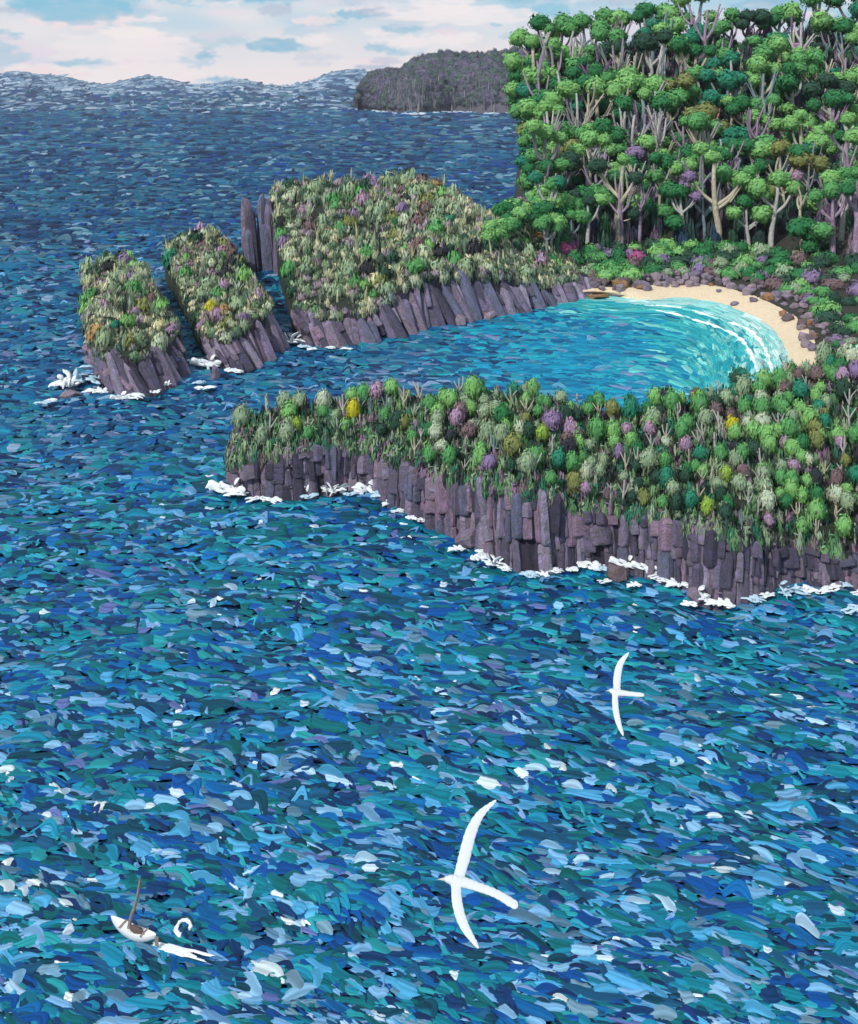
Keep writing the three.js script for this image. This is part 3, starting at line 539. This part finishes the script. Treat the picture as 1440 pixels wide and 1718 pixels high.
for (let v = 4.05; v < 6.02; forestRow++) {
  const f = (v - 4.05) / 1.97;
  for (let u = 1.25 + (forestRow % 2) * 0.2; u < 7.2; u += rr(0.36, 0.54)) {
    const p = MAIN.at(clamp(u + rr(-0.12, 0.12), 1.25, 8), Math.min(6, v + rr(-0.08, 0.08))), [px] = seen(p); if (px > 1500) continue;
    const Z = -p.z, s = rr(0.75, 1.3), h = lerp(R() < 0.5 ? 66 : 122, 88, f) * Z / F * s;
    const lvl = f < 0.2 ? 'hill foot' : f < 0.5 ? 'low hillside' : f < 0.8 ? 'high hillside' : 'hilltop', side = px < 1010 ? 'beside the sea' : px < 1180 ? 'behind the beach' : px < 1330 ? 'above the sand' : 'deep inland';
    gum(p, h, s, px, f, 15.5, lvl + ' ' + side);
  }
  v += lerp(0.155, 0.25, f);
}
cover('undergrowth', 'dark tangle of undergrowth between the gum trunks', 'undergrowth', [BRUSH[4], BRUSH[5], TUFT[4], SMALL[6]], 3200, () => { const v = 4 + Math.pow(R(), 0.8) * 2.05, p = MAIN.at(rr(1.0, 7.6), v), k = -p.z / F, t = smooth(v, 5.5, 6); return { p: p.add(V(0, 2 + rr(0, 9) * t, 0)), r: 13 * k * rr(0.5, 1.1), h: 24 * k * rr(0.6, 1.4) }; },
  [C(32, 60, 60), C(38, 74, 62), C(50, 96, 70), C(50, 46, 64), C(98, 76, 108), C(58, 104, 72), C(38, 64, 88), C(116, 104, 122)]);

// ------------------------------------------------------------------ shrubs and boulders between forest and sand
for (let u = 1.2; u < 9.6; u += 0.30) for (let v = 2.78; v < 4.05; v += 0.19) {
  const p = MAIN.at(clamp(u + rr(-0.15, 0.15), 1, 9.9), v + rr(-0.07, 0.07)), [px] = seen(p); if (px > 1480) continue;
  const Z = -p.z, s = rr(0.75, 1.3), r = 15 * Z / F * s, c = chance({ 'mid green': 4, 'dark green': 5, 'grey green': 3, 'fresh green': 2, violet: 1.6, magenta: 0.3, 'dusky brown': 2, 'deep green': 3 });
  const o = new THREE.Mesh(pick(SMALL), G[c]); o.position.copy(p).add(V(0, r * 0.3, 0)); o.scale.set(r * rr(0.9, 1.4), r * rr(0.6, 1.0), r); o.rotation.y = rr(0, 6.28);
  const w = (v < 3.35 ? 'among beach boulders ' : v < 3.75 ? 'above the boulders ' : 'under the forest edge ') + (px < 1060 ? 'by the bluff' : px < 1250 ? 'behind the sand' : 'at the beach end');
  top(o, 'low_shrub', `${size(s)}spreading ${c} shrub ${w}`, 'shrub', `${c} shrubs ${w}`);
}
const BEACHROCK = [[160, 144, 160], [140, 126, 146], [172, 152, 164], [126, 108, 114], [172, 130, 90]].map(([r, g, b]) => new THREE.MeshStandardMaterial({ color: C(r, g, b), roughness: 0.9, map: rockTint, bumpMap: rockGrain, bumpScale: 0.2, flatShading: true }));
const BEACHNAME = ['mauve grey', 'slate purple', 'pale mauve', 'brownish', 'ochre'];
function boulder(p, w, h, mi, label, group) {
  const o = new THREE.Mesh(pick(BOULDER), BEACHROCK[mi]); o.position.copy(p); o.scale.set(w, h, w * rr(0.75, 1)); o.rotation.set(rr(-0.2, 0.2), rr(0, 6.28), rr(-0.2, 0.2));
  return top(o, 'boulder', label, 'boulder', group);
}
for (let u = 2.1; u < 9.4; u += 0.17) for (let v = 2.08; v < 3.12; v += 0.22) {
  if (v < 2.2 && R() < 0.5) continue;
  if (R() < 0.12) continue;
  const p = MAIN.at(u + rr(-0.1, 0.1), v + rr(-0.1, 0.1)), [px] = seen(p), Z = -p.z, s = rr(0.6, 1.35), w = 19 * Z / F * s, mi = R() < 0.14 && v < 2.5 ? 4 : Math.floor(R() * 4); if (px > 1470) continue;
  const at = (v < 2.3 ? 'at the sand edge ' : v < 2.75 ? 'in rubble behind sand ' : 'under low shrubs ') + (px < 1080 ? 'by the bluff' : px < 1240 ? 'at the cove head' : 'at the curve end');
  boulder(p.add(V(0, w * 0.12, 0)), w, w * rr(0.55, 0.9), mi, `${size(s)}${BEACHNAME[mi]} boulder ${at}`, `${BEACHNAME[mi]} boulders ${at}`);
}
boulder(W(1234, 510, 1.5), 5, 2.6, 0, 'lone smooth mauve grey boulder lying on the open sand');
boulder(W(1272, 513, 1.6), 3.2, 4.6, 1, 'small upright slate purple boulder on the open sand');
for (const [x, y, w, h, mi, l] of [[122, 664, 42, 16, 0, 'flat mauve rock awash off the outer islet'], [360, 634, 26, 34, 1, 'rounded slate rock in surf beside the middle islet'], [772, 544, 32, 24, 0, 'grey boulder in the water under the heath bluff slabs'], [822, 534, 32, 20, 2, 'paler boulder in the cove under the heath bluff'], [786, 908, 52, 30, 1, 'low dark rock awash beside the blocky cliff step'],
  [1036, 966, 46, 32, 3, 'round dark brown rock ringed by surf under the front cliff'], [1168, 1000, 36, 30, 0, 'mauve rock in white surf below the front cliff'], [1120, 950, 28, 26, 1, 'small slate rock against the foot of the front cliff'], [1040, 496, 60, 14, 3, 'long flat brown reef rock at the water edge'], [1000, 500, 46, 12, 4, 'flat ochre reef rock beside the bluff foot']]) {
  const p = W(x, y, 0), m = -p.z / F; boulder(p.add(V(0, 0.12 * h * m, 0)), w * m, h * m * 1.1, mi, l);
}

// ------------------------------------------------------------------ the far headland and its wood
{
  const foot = [[600, 170], [622, 178], [650, 186], [672, 192], [700, 197], [730, 190], [765, 186], [805, 194], [850, 198], [1000, 196]].map(([x, y]) => D(x, y, EYE * F / (y - HZ) * 0.25 + 3950 * 0.75).setY(-5));
  const crest = [[602, 164], [614, 134], [646, 119], [672, 121], [690, 107], [718, 95], [756, 90], [806, 94], [846, 86], [1000, 80]].map(([x, y]) => D(x, y, 4350));
  const mid = foot.map((p, i) => V(lerp(p.x, crest[i].x, 0.3), lerp(3, crest[i].y, 0.5), lerp(p.z, crest[i].z, 0.3))), back = crest.map((p) => V(p.x, -5, p.z - 500));
  const rows = foot.map((_, i) => [foot[i], mid[i], crest[i], back[i]]); rows.unshift(rows[0].map((p) => V(p.x - 5, -5, p.z)));
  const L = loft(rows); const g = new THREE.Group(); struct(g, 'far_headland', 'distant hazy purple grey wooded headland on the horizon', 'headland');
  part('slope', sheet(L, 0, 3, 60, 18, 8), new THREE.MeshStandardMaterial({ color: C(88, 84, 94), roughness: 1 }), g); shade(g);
  const cols = [C(78, 92, 100), C(72, 94, 94), C(98, 94, 122), C(84, 104, 100), C(66, 76, 94), C(110, 106, 128), C(100, 88, 126)];  // greyed purples here and on the slope paint in the haze of distance
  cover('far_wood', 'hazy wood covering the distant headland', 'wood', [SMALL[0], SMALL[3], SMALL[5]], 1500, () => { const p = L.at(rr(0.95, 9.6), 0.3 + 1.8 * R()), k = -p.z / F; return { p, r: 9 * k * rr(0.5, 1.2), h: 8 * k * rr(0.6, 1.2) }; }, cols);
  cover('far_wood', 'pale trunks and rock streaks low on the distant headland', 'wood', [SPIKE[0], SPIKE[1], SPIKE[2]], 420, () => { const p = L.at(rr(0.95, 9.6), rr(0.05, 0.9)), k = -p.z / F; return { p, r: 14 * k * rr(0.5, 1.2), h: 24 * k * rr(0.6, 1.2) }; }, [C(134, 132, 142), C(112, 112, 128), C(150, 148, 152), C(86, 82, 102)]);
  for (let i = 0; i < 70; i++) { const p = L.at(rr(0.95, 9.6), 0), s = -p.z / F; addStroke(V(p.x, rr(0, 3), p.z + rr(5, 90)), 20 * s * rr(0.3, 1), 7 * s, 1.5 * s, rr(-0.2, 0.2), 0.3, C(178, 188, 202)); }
}

// ------------------------------------------------------------------ foam
function foamShape(seed, tall) {
  const r = mulberry(seed * 53 + 11), gs = [], n = tall ? 20 : 15, m = new THREE.Matrix4(), q = new THREE.Quaternion();
  for (let i = 0; i < n; i++) {
    const g = strokeGeometry(seed * 40 + i, 0.35, 5, 7); g.deleteAttribute('color');
    const cx = (r() - 0.5) * 1.2, up = tall && i < 8, len = 0.36 + r() * 0.55, lift = up ? r() * 0.55 * (1 - Math.abs(cx)) : r() * 0.12;
    q.setFromEuler(new THREE.Euler(up ? 0.5 + r() * 0.7 : 0.1 + r() * 0.35, (r() - 0.5) * 1.4, up ? (r() - 0.5) * 2.4 : (r() - 0.5) * 0.5));
    g.applyMatrix4(m.compose(V(cx, lift, (r() - 0.5) * 0.7), q, V(len, 0.07, 0.14 + r() * 0.22))); gs.push(g);
  }
  const g = mergeGeometries(gs); g.computeVertexNormals(); return g;
}
const FOAM = []; for (let i = 0; i < 8; i++) FOAM.push(foamShape(i + 1, i > 4));
const foamMat = new THREE.MeshStandardMaterial({ color: C(222, 226, 228), roughness: 0.9, side: THREE.DoubleSide });
const foamBlue = new THREE.MeshStandardMaterial({ color: C(178, 204, 220), roughness: 0.9, side: THREE.DoubleSide });
function foam(list, where) {
  for (const [x, y, r, t] of list) {
    const p = W(x, y, 0), m = -p.z / F, o = new THREE.Mesh(t ? FOAM[5 + Math.floor(R() * 3)] : FOAM[Math.floor(R() * 5)], R() < 0.25 ? foamBlue : foamMat);
    o.position.copy(p).add(V(0, 0.5, 1.8)); o.scale.set(r * m * 2.0, r * m * (t ? 2.2 : 1.7), r * m * 2.0); o.rotation.y = rr(-0.5, 0.5) + (R() < 0.5 ? Math.PI : 0);
    const k = t ? 'tall burst' : r > 13 ? 'broad heap' : 'small fleck', [lx] = [x];
    top(o, 'foam_splash', `${k} of white foam ${where(lx)}`, 'foam', `white foam ${where(lx)}`);
  }
}
foam([[365, 818, 11], [388, 822, 20, 1], [402, 828, 15], [432, 836, 12], [458, 838, 12], [503, 822, 13, 1], [522, 832, 10], [562, 824, 14, 1], [590, 828, 8], [618, 820, 14, 1], [640, 828, 12], [654, 842, 9], [668, 856, 8], [690, 866, 8], [712, 872, 9], [736, 868, 8], [788, 876, 10, 1], [765, 918, 9], [800, 932, 12], [812, 922, 10], [832, 944, 13, 1], [848, 952, 9], [890, 962, 12], [908, 960, 8], [932, 955, 10], [956, 952, 8], [985, 947, 14], [1005, 952, 8], [1046, 944, 14, 1], [1080, 950, 13, 1], [1012, 972, 8], [1060, 978, 8], [1100, 964, 11], [1116, 972, 12], [1136, 976, 14], [1160, 974, 12], [1182, 998, 17, 1], [1204, 1008, 14], [1152, 1010, 9], [1262, 1002, 14], [1284, 996, 12], [1318, 990, 16, 1], [1346, 988, 12], [1372, 990, 10], [1392, 984, 12], [1410, 978, 9], [1424, 1020, 14], [1436, 992, 10]],
  (x) => x < 480 ? 'round the seaward tip of the front headland' : x < 760 ? 'along the low front cliff' : x < 960 ? 'below the sea cave' : x < 1120 ? 'round the dark brown surf rock' : x < 1240 ? 'at the foremost cliff foot' : 'against the cliff toward the beach');
foam([[153, 638, 22, 1], [112, 646, 17, 1], [75, 676, 9], [92, 672, 8], [166, 656, 13], [205, 668, 10, 1], [231, 666, 14], [257, 656, 10], [278, 646, 8, 1], [286, 634, 8, 1], [325, 606, 8]], () => 'at the foot of the outer islet');
foam([[350, 612, 15, 1], [338, 642, 8], [346, 652, 11], [390, 622, 10], [402, 624, 8], [432, 598, 8, 1]], () => 'at the foot of the middle islet');
foam([[494, 574, 14, 1], [510, 582, 8], [557, 584, 7], [584, 586, 8], [524, 586, 6]], () => 'at the foot of the heath bluff');
// breakers rolling in to the sand
function breaker(points, wpx, label) {
  const c = new THREE.CatmullRomCurve3(points.map(([x, y]) => W(x, y, 0))), n = 70, k = 7, pos = [], idx = [];
  for (let i = 0; i <= n; i++) {
    const p = c.getPointAt(i / n), t = c.getTangentAt(i / n), s = V(-t.z, 0, t.x), w = wpx * -p.z / F * (0.45 + 0.75 * Math.sin(Math.PI * Math.min(1, i / n * 0.8 + 0.12))) * (1 + 0.75 * noise2(i * 0.22, points[0][0]));
    for (let j = 0; j <= k; j++) { const a = j / k, e = (a - 0.5) * w * (1.6 + 0.5 * noise2(i * 0.7, j + points[0][0])), y = Math.sin(a * Math.PI) * w * 0.42 + 0.12 * noise2(i * 0.8, j * 2); pos.push(p.x + s.x * e, 0.25 + y, p.z + s.z * e); }
  }
  for (let i = 0; i < n; i++) for (let j = 0; j < k; j++) { const p = i * (k + 1) + j, q = p + k + 1; idx.push(p, q, p + 1, q, q + 1, p + 1); }
  const g = new THREE.BufferGeometry(); g.setAttribute('position', new THREE.Float32BufferAttribute(pos, 3)); g.setIndex(idx); g.computeVertexNormals();
  top(new THREE.Mesh(g, new THREE.MeshStandardMaterial({ color: C(232, 238, 236), roughness: 0.8, side: THREE.DoubleSide })), 'breaker', label, 'wave', 'breakers rolling in to the sand');
}
breaker([[1075, 519], [1130, 528], [1170, 540], [1206, 551], [1240, 568], [1260, 594], [1272, 626]], 4.6, 'white breaker farther out, its inner curl passing mid cove');
breaker([[1160, 521], [1210, 538], [1250, 551], [1278, 577], [1290, 602], [1296, 630]], 4.6, 'white breaker closest to the cream sand');
breaker([[1050, 513], [1110, 514], [1150, 519], [1180, 528]], 2.2, 'thin white ripple of surf at the head of the cove');

// the water's strokes become the sea's own parts
const strokeMat = new THREE.MeshPhysicalMaterial({ color: 0xffffff, vertexColors: true, roughness: 0.6, specularIntensity: 0.35, side: THREE.DoubleSide });
strokes.forEach((s, i) => { const im = new THREE.InstancedMesh(strokeShapes[i], strokeMat, s.m.length); im.name = 'waves'; im.userData.kind = 'stuff'; s.m.forEach((m, j) => { im.setMatrixAt(j, m); im.setColorAt(j, s.c[j]); }); im.castShadow = im.receiveShadow = true; sea.add(im); });

// ------------------------------------------------------------------ sailing boat
{
  const a = W(186, 1556, 0.5), b = W(262, 1588, 0.5), mid = a.clone().lerp(b, 0.5), len = a.distanceTo(b), boat = new THREE.Group();
  boat.scale.set(1, 1.25, 1); boat.position.set(mid.x, 0.75, mid.z); boat.rotation.set(0, -Math.atan2(b.z - a.z, b.x - a.x), 0); 
  top(boat, 'sailing_boat', 'small white open boat with a bare leaning brown mast', 'boat');
  const pos = [], idx = [], n = 22, prof = [[-1, 1], [-0.94, 0.62], [-0.62, 0.16], [0, 0], [0.62, 0.16], [0.94, 0.62], [1, 1], [0.9, 1.02], [0.84, 0.95], [0, 1.0], [-0.84, 0.95], [-0.9, 1.02]], m = prof.length;
  for (let i = 0; i <= n; i++) {
    const t = i / n * 2 - 1, half = 0.6 * Math.pow(Math.max(0, 1 - Math.pow(Math.abs(t), 2.6)), 0.75) + 0.02, sheer = 0.36 * t * t, deep = 0.95 * (1 - 0.55 * t * t);
    for (const [x, y] of prof) pos.push(t * len / 2 * (1 - 0.05 * (1 - y)), sheer + 0.55 - deep * (1 - y), x * half);
  }
  for (let i = 0; i < n; i++) for (let j = 0; j < m; j++) { const p = i * m + j, q = i * m + (j + 1) % m; idx.push(p, p + m, q, q, p + m, q + m); }
  const g = new THREE.BufferGeometry(); g.setAttribute('position', new THREE.Float32BufferAttribute(pos, 3)); g.setIndex(idx); g.computeVertexNormals();
  part('hull', g, new THREE.MeshStandardMaterial({ color: C(236, 234, 230), roughness: 0.5, side: THREE.DoubleSide }), boat);
  const wood = new THREE.MeshStandardMaterial({ color: C(164, 146, 138), roughness: 0.8, map: barkTint }), dark = new THREE.MeshStandardMaterial({ color: C(104, 88, 84), roughness: 0.9, map: barkTint });
  const mast = new THREE.Group(); 
  part('mast', limb([V(-0.7, 0.1, 0), V(-0.25, 1.6, 0.05), V(0.45, 3.2, 0.0), V(1.0, 5.5, -0.1)], 0.26, 0.13, 8), wood, boat);
  part('boom', limb([V(-0.6, 0.75, 0), V(0.5, 0.72, 0.05), V(1.9, 0.62, 0.2)], 0.07, 0.05, 6), wood, boat);
  const heap = leafBall(99, 0, 0.1, 0.6, 0.95), sail = part('furled_sail', heap, dark, boat); sail.position.set(0.5, 0.62, 0.05); sail.scale.set(1.05, 0.62, 0.42);
  for (const x of [-1.5, 1.6]) part('thwart', new THREE.BoxGeometry(0.28, 0.06, 1.3), wood, boat).position.set(x, 0.62, 0);
  const rudder = part('rudder', new THREE.BoxGeometry(0.5, 0.9, 0.07), wood, boat); rudder.position.set(len / 2 + 0.1, 0.3, 0);
  shade(boat);
  const wake = foamShape(77, false); const wm = new THREE.Mesh(wake, foamMat);
  const p0 = W(264, 1590, 0), p1 = W(364, 1616, 0), c = p0.clone().lerp(p1, 0.5); wm.position.set(c.x, 0.25, c.z); wm.rotation.y = -Math.atan2(p1.z - p0.z, p1.x - p0.x); wm.scale.set(p0.distanceTo(p1) * 0.72, 0.7, 1.3);
  top(wm, 'boat_wake', 'long white foam wake trailing behind the small boat', 'foam');
  const ring = new THREE.Mesh(new THREE.TorusGeometry(0.8, 0.2, 8, 24, 4.9), foamMat), rp = W(308, 1556, 0.3); { const p = ring.geometry.attributes.position; for (let i = 0; i < p.count; i++) { const k = 1 + 0.18 * noise3(p.getX(i) * 2, p.getY(i) * 2, p.getZ(i) * 4); p.setXYZ(i, p.getX(i) * k, p.getY(i) * k, p.getZ(i)); } ring.geometry.computeVertexNormals(); }
  ring.position.copy(rp); ring.rotation.set(-Math.PI / 2 + 0.25, 0, -0.3); ring.scale.set(1, 1.0, 0.7); top(ring, 'foam_ring', 'ring of white foam on the water beside the boat', 'foam');
}

// ------------------------------------------------------------------ white sea birds: one continuous skin round tapered bones
function net(field, lo, hi, cell) {                                                 // surface nets
  const n = [0, 1, 2].map((i) => Math.ceil((hi[i] - lo[i]) / cell) + 1), N = n[0] * n[1] * n[2], f = new Float32Array(N), id = new Int32Array(N).fill(-1), pos = [], idx = [], at = (i, j, k) => (k * n[1] + j) * n[0] + i;
  for (let k = 0; k < n[2]; k++) for (let j = 0; j < n[1]; j++) for (let i = 0; i < n[0]; i++) f[at(i, j, k)] = field(lo[0] + i * cell, lo[1] + j * cell, lo[2] + k * cell);
  for (let k = 0; k < n[2] - 1; k++) for (let j = 0; j < n[1] - 1; j++) for (let i = 0; i < n[0] - 1; i++) {
    let c = 0, sx = 0, sy = 0, sz = 0;
    for (const [a, b] of EDGES) {
      const A = [a & 1, (a >> 1) & 1, a >> 2], B = [b & 1, (b >> 1) & 1, b >> 2], fa = f[at(i + A[0], j + A[1], k + A[2])], fb = f[at(i + B[0], j + B[1], k + B[2])];
      if ((fa < 0) === (fb < 0)) continue;
      const t = fa / (fa - fb); c++; sx += lerp(A[0], B[0], t); sy += lerp(A[1], B[1], t); sz += lerp(A[2], B[2], t);
    }
    if (c) { id[at(i, j, k)] = pos.length / 3; pos.push(lo[0] + (i + sx / c) * cell, lo[1] + (j + sy / c) * cell, lo[2] + (k + sz / c) * cell); }
  }
  const quad = (a, b, c, d, flip) => { if (a < 0 || b < 0 || c < 0 || d < 0) return; flip ? idx.push(a, c, b, a, d, c) : idx.push(a, b, c, a, c, d); };
  for (let k = 1; k < n[2] - 1; k++) for (let j = 1; j < n[1] - 1; j++) for (let i = 1; i < n[0] - 1; i++) {
    const v = f[at(i, j, k)] < 0;
    if (v !== f[at(i + 1, j, k)] < 0) quad(id[at(i, j - 1, k - 1)], id[at(i, j, k - 1)], id[at(i, j, k)], id[at(i, j - 1, k)], !v);
    if (v !== f[at(i, j + 1, k)] < 0) quad(id[at(i - 1, j, k - 1)], id[at(i - 1, j, k)], id[at(i, j, k)], id[at(i, j, k - 1)], !v);
    if (v !== f[at(i, j, k + 1)] < 0) quad(id[at(i - 1, j - 1, k)], id[at(i, j - 1, k)], id[at(i, j, k)], id[at(i - 1, j, k)], !v);
  }
  const g = new THREE.BufferGeometry(); g.setAttribute('position', new THREE.Float32BufferAttribute(pos, 3)); g.setIndex(idx); g.computeVertexNormals(); return g;
}
const EDGES = []; for (let a = 0; a < 8; a++) for (let b = a + 1; b < 8; b++) { const x = a ^ b; if (x === 1 || x === 2 || x === 4) EDGES.push([a, b]); }
const feather = new THREE.MeshStandardMaterial({ color: C(206, 210, 212), roughness: 0.8 }), horn = new THREE.MeshStandardMaterial({ color: C(188, 186, 176), roughness: 0.5 }), eyeMat = new THREE.MeshStandardMaterial({ color: C(20, 20, 24), roughness: 0.2 });
const chain = (pts, k0, k1, n = 14) => {                                            // [x, y, radius] points to a smooth run of short bones
  const c = new THREE.CatmullRomCurve3(pts.map(([x, y, r]) => V(x, y, r))), out = [];
  for (let i = 0; i < n; i++) { const a = c.getPoint(i / n), b = c.getPoint((i + 1) / n); out.push([a.x, a.y, a.z, b.x, b.y, b.z, lerp(k0, k1, i / n)]); }
  return out;
};
function bird(px, py, Z, s, bones, beak, label) {                                   // bones in pixels about (px, py): [x, y, radius, x, y, radius, flatness]
  const m = Z / F, fit = 0.45 + 0.893 * (py - HZ) / F, o = new THREE.Group(); o.position.copy(D(px, py, Z));
  const right = V(1, 0, 0), along = V(0, 0.45, -0.893), n = V().crossVectors(right, along);
  o.quaternion.setFromRotationMatrix(new THREE.Matrix4().makeBasis(right, along, n));
  top(o, 'sea_bird', label, 'bird', 'white sea birds gliding over the water');
  const B = bones.map(([x0, y0, r0, x1, y1, r1, k]) => [x0 * m, -y0 * m / fit, r0 * m * 0.92, x1 * m, -y1 * m / fit, r1 * m * 0.92, k]);
  const field = (x, y, z) => {
    let d = 1e9;
    for (const [x0, y0, r0, x1, y1, r1, k] of B) {
      const ax = x - x0, ay = y - y0, az = z * k, bx = x1 - x0, by = y1 - y0, t = clamp((ax * bx + ay * by) / (bx * bx + by * by), 0, 1);
      const q = Math.hypot(ax - bx * t, ay - by * t, az) - lerp(r0, r1, t) * (1 + 0.05 * noise2(x * 18, y * 18));
      const w = 3.2 * m, hh = clamp(0.5 + 0.5 * (d - q) / w, 0, 1); d = d > 1e8 ? q : lerp(d, q, hh) - w * hh * (1 - hh);
    }
    return d;
  };
  let lo = [1e9, 1e9], hi = [-1e9, -1e9]; for (const [x0, y0, r0, x1, y1, r1] of B) { const r = Math.max(r0, r1) * 1.3; lo = [Math.min(lo[0], x0 - r, x1 - r), Math.min(lo[1], y0 - r, y1 - r)]; hi = [Math.max(hi[0], x0 + r, x1 + r), Math.max(hi[1], y0 + r, y1 + r)]; }
  const cell = 0.95 * m * s; part('body', net(field, [...lo.map((q) => q - 3 * cell), -16 * m * s], [...hi.map((q) => q + 3 * cell), 16 * m * s], cell), feather, o);
  const [bx, by, br, bl] = beak, c = part('beak', new THREE.ConeGeometry(br * m, bl * m, 8), horn, o); c.position.set(bx * m, -by * m / fit, 0); c.rotation.z = Math.PI / 2;
  for (const e of [-1, 1]) { const y = part('eye', new THREE.SphereGeometry(1.1 * m * s, 8, 6), eyeMat, o); y.position.set((bx + bl * 0.75) * m, -(by + e * 3.2 * s) * m / fit, 3 * m * s); }
  shade(o);
}
bird(775, 1482, 12, 1, [
  ...chain([[-24, -7, 5.5], [-6, -4, 8], [24, 5, 7], [56, 17, 6.5], [86, 35, 7.5]], 1.1, 3.4),
  ...chain([[-6, -6, 9], [6, -46, 10.5], [18, -88, 10], [36, -122, 7], [64, -148, 2.2]], 3.6, 5),
  ...chain([[-10, 0, 8], [-8, 34, 8.5], [2, 68, 7.5], [23, 102, 2.6]], 3.6, 5),
], [-34, -7, 3.2, 14], 'larger white sea bird gliding low with long curved wings and spread tail');
bird(1038, 1164, 22, 0.55, [
  ...chain([[-12, -5, 3.2], [0, -2, 4.6], [18, 0, 3.6], [40, 2, 3.2]], 1.1, 2.8),
  ...chain([[-2, -3, 5], [2, -26, 6], [12, -52, 4.8], [29, -71, 1.6]], 3.6, 5),
  ...chain([[-6, 0, 4.4], [-9, 26, 4.8], [-8, 48, 4], [-4, 67, 1.4]], 3.6, 5),
], [-17, -5, 2, 8], 'smaller white sea bird gliding beyond with wings stretched wide');

// things that still share a label are told apart by their order from the open sea
{
  const same = new Map();
  for (const o of scene.children) { const l = o.userData.label; if (l && !o.userData.kind) (same.get(l) ?? same.set(l, []).get(l)).push(o); }
  const ORD = ['first', 'second', 'third', 'fourth', 'fifth', 'sixth', 'seventh', 'eighth', 'ninth', 'tenth', 'eleventh', 'twelfth'];
  for (const [l, set] of same) {
    if (set.length < 2) continue;
    set.sort((a, b) => seen(a.position)[0] - seen(b.position)[0]);
    set.forEach((o, i) => { const tail = set.length === 2 ? (i ? ', landward of two' : ', seaward of two') : i < 12 ? `, ${ORD[i]} from seaward` : ''; if ((l + tail).split(/\s+/).length <= 16) o.userData.label = l + tail; });
  }
}
renderer.render(scene, camera);
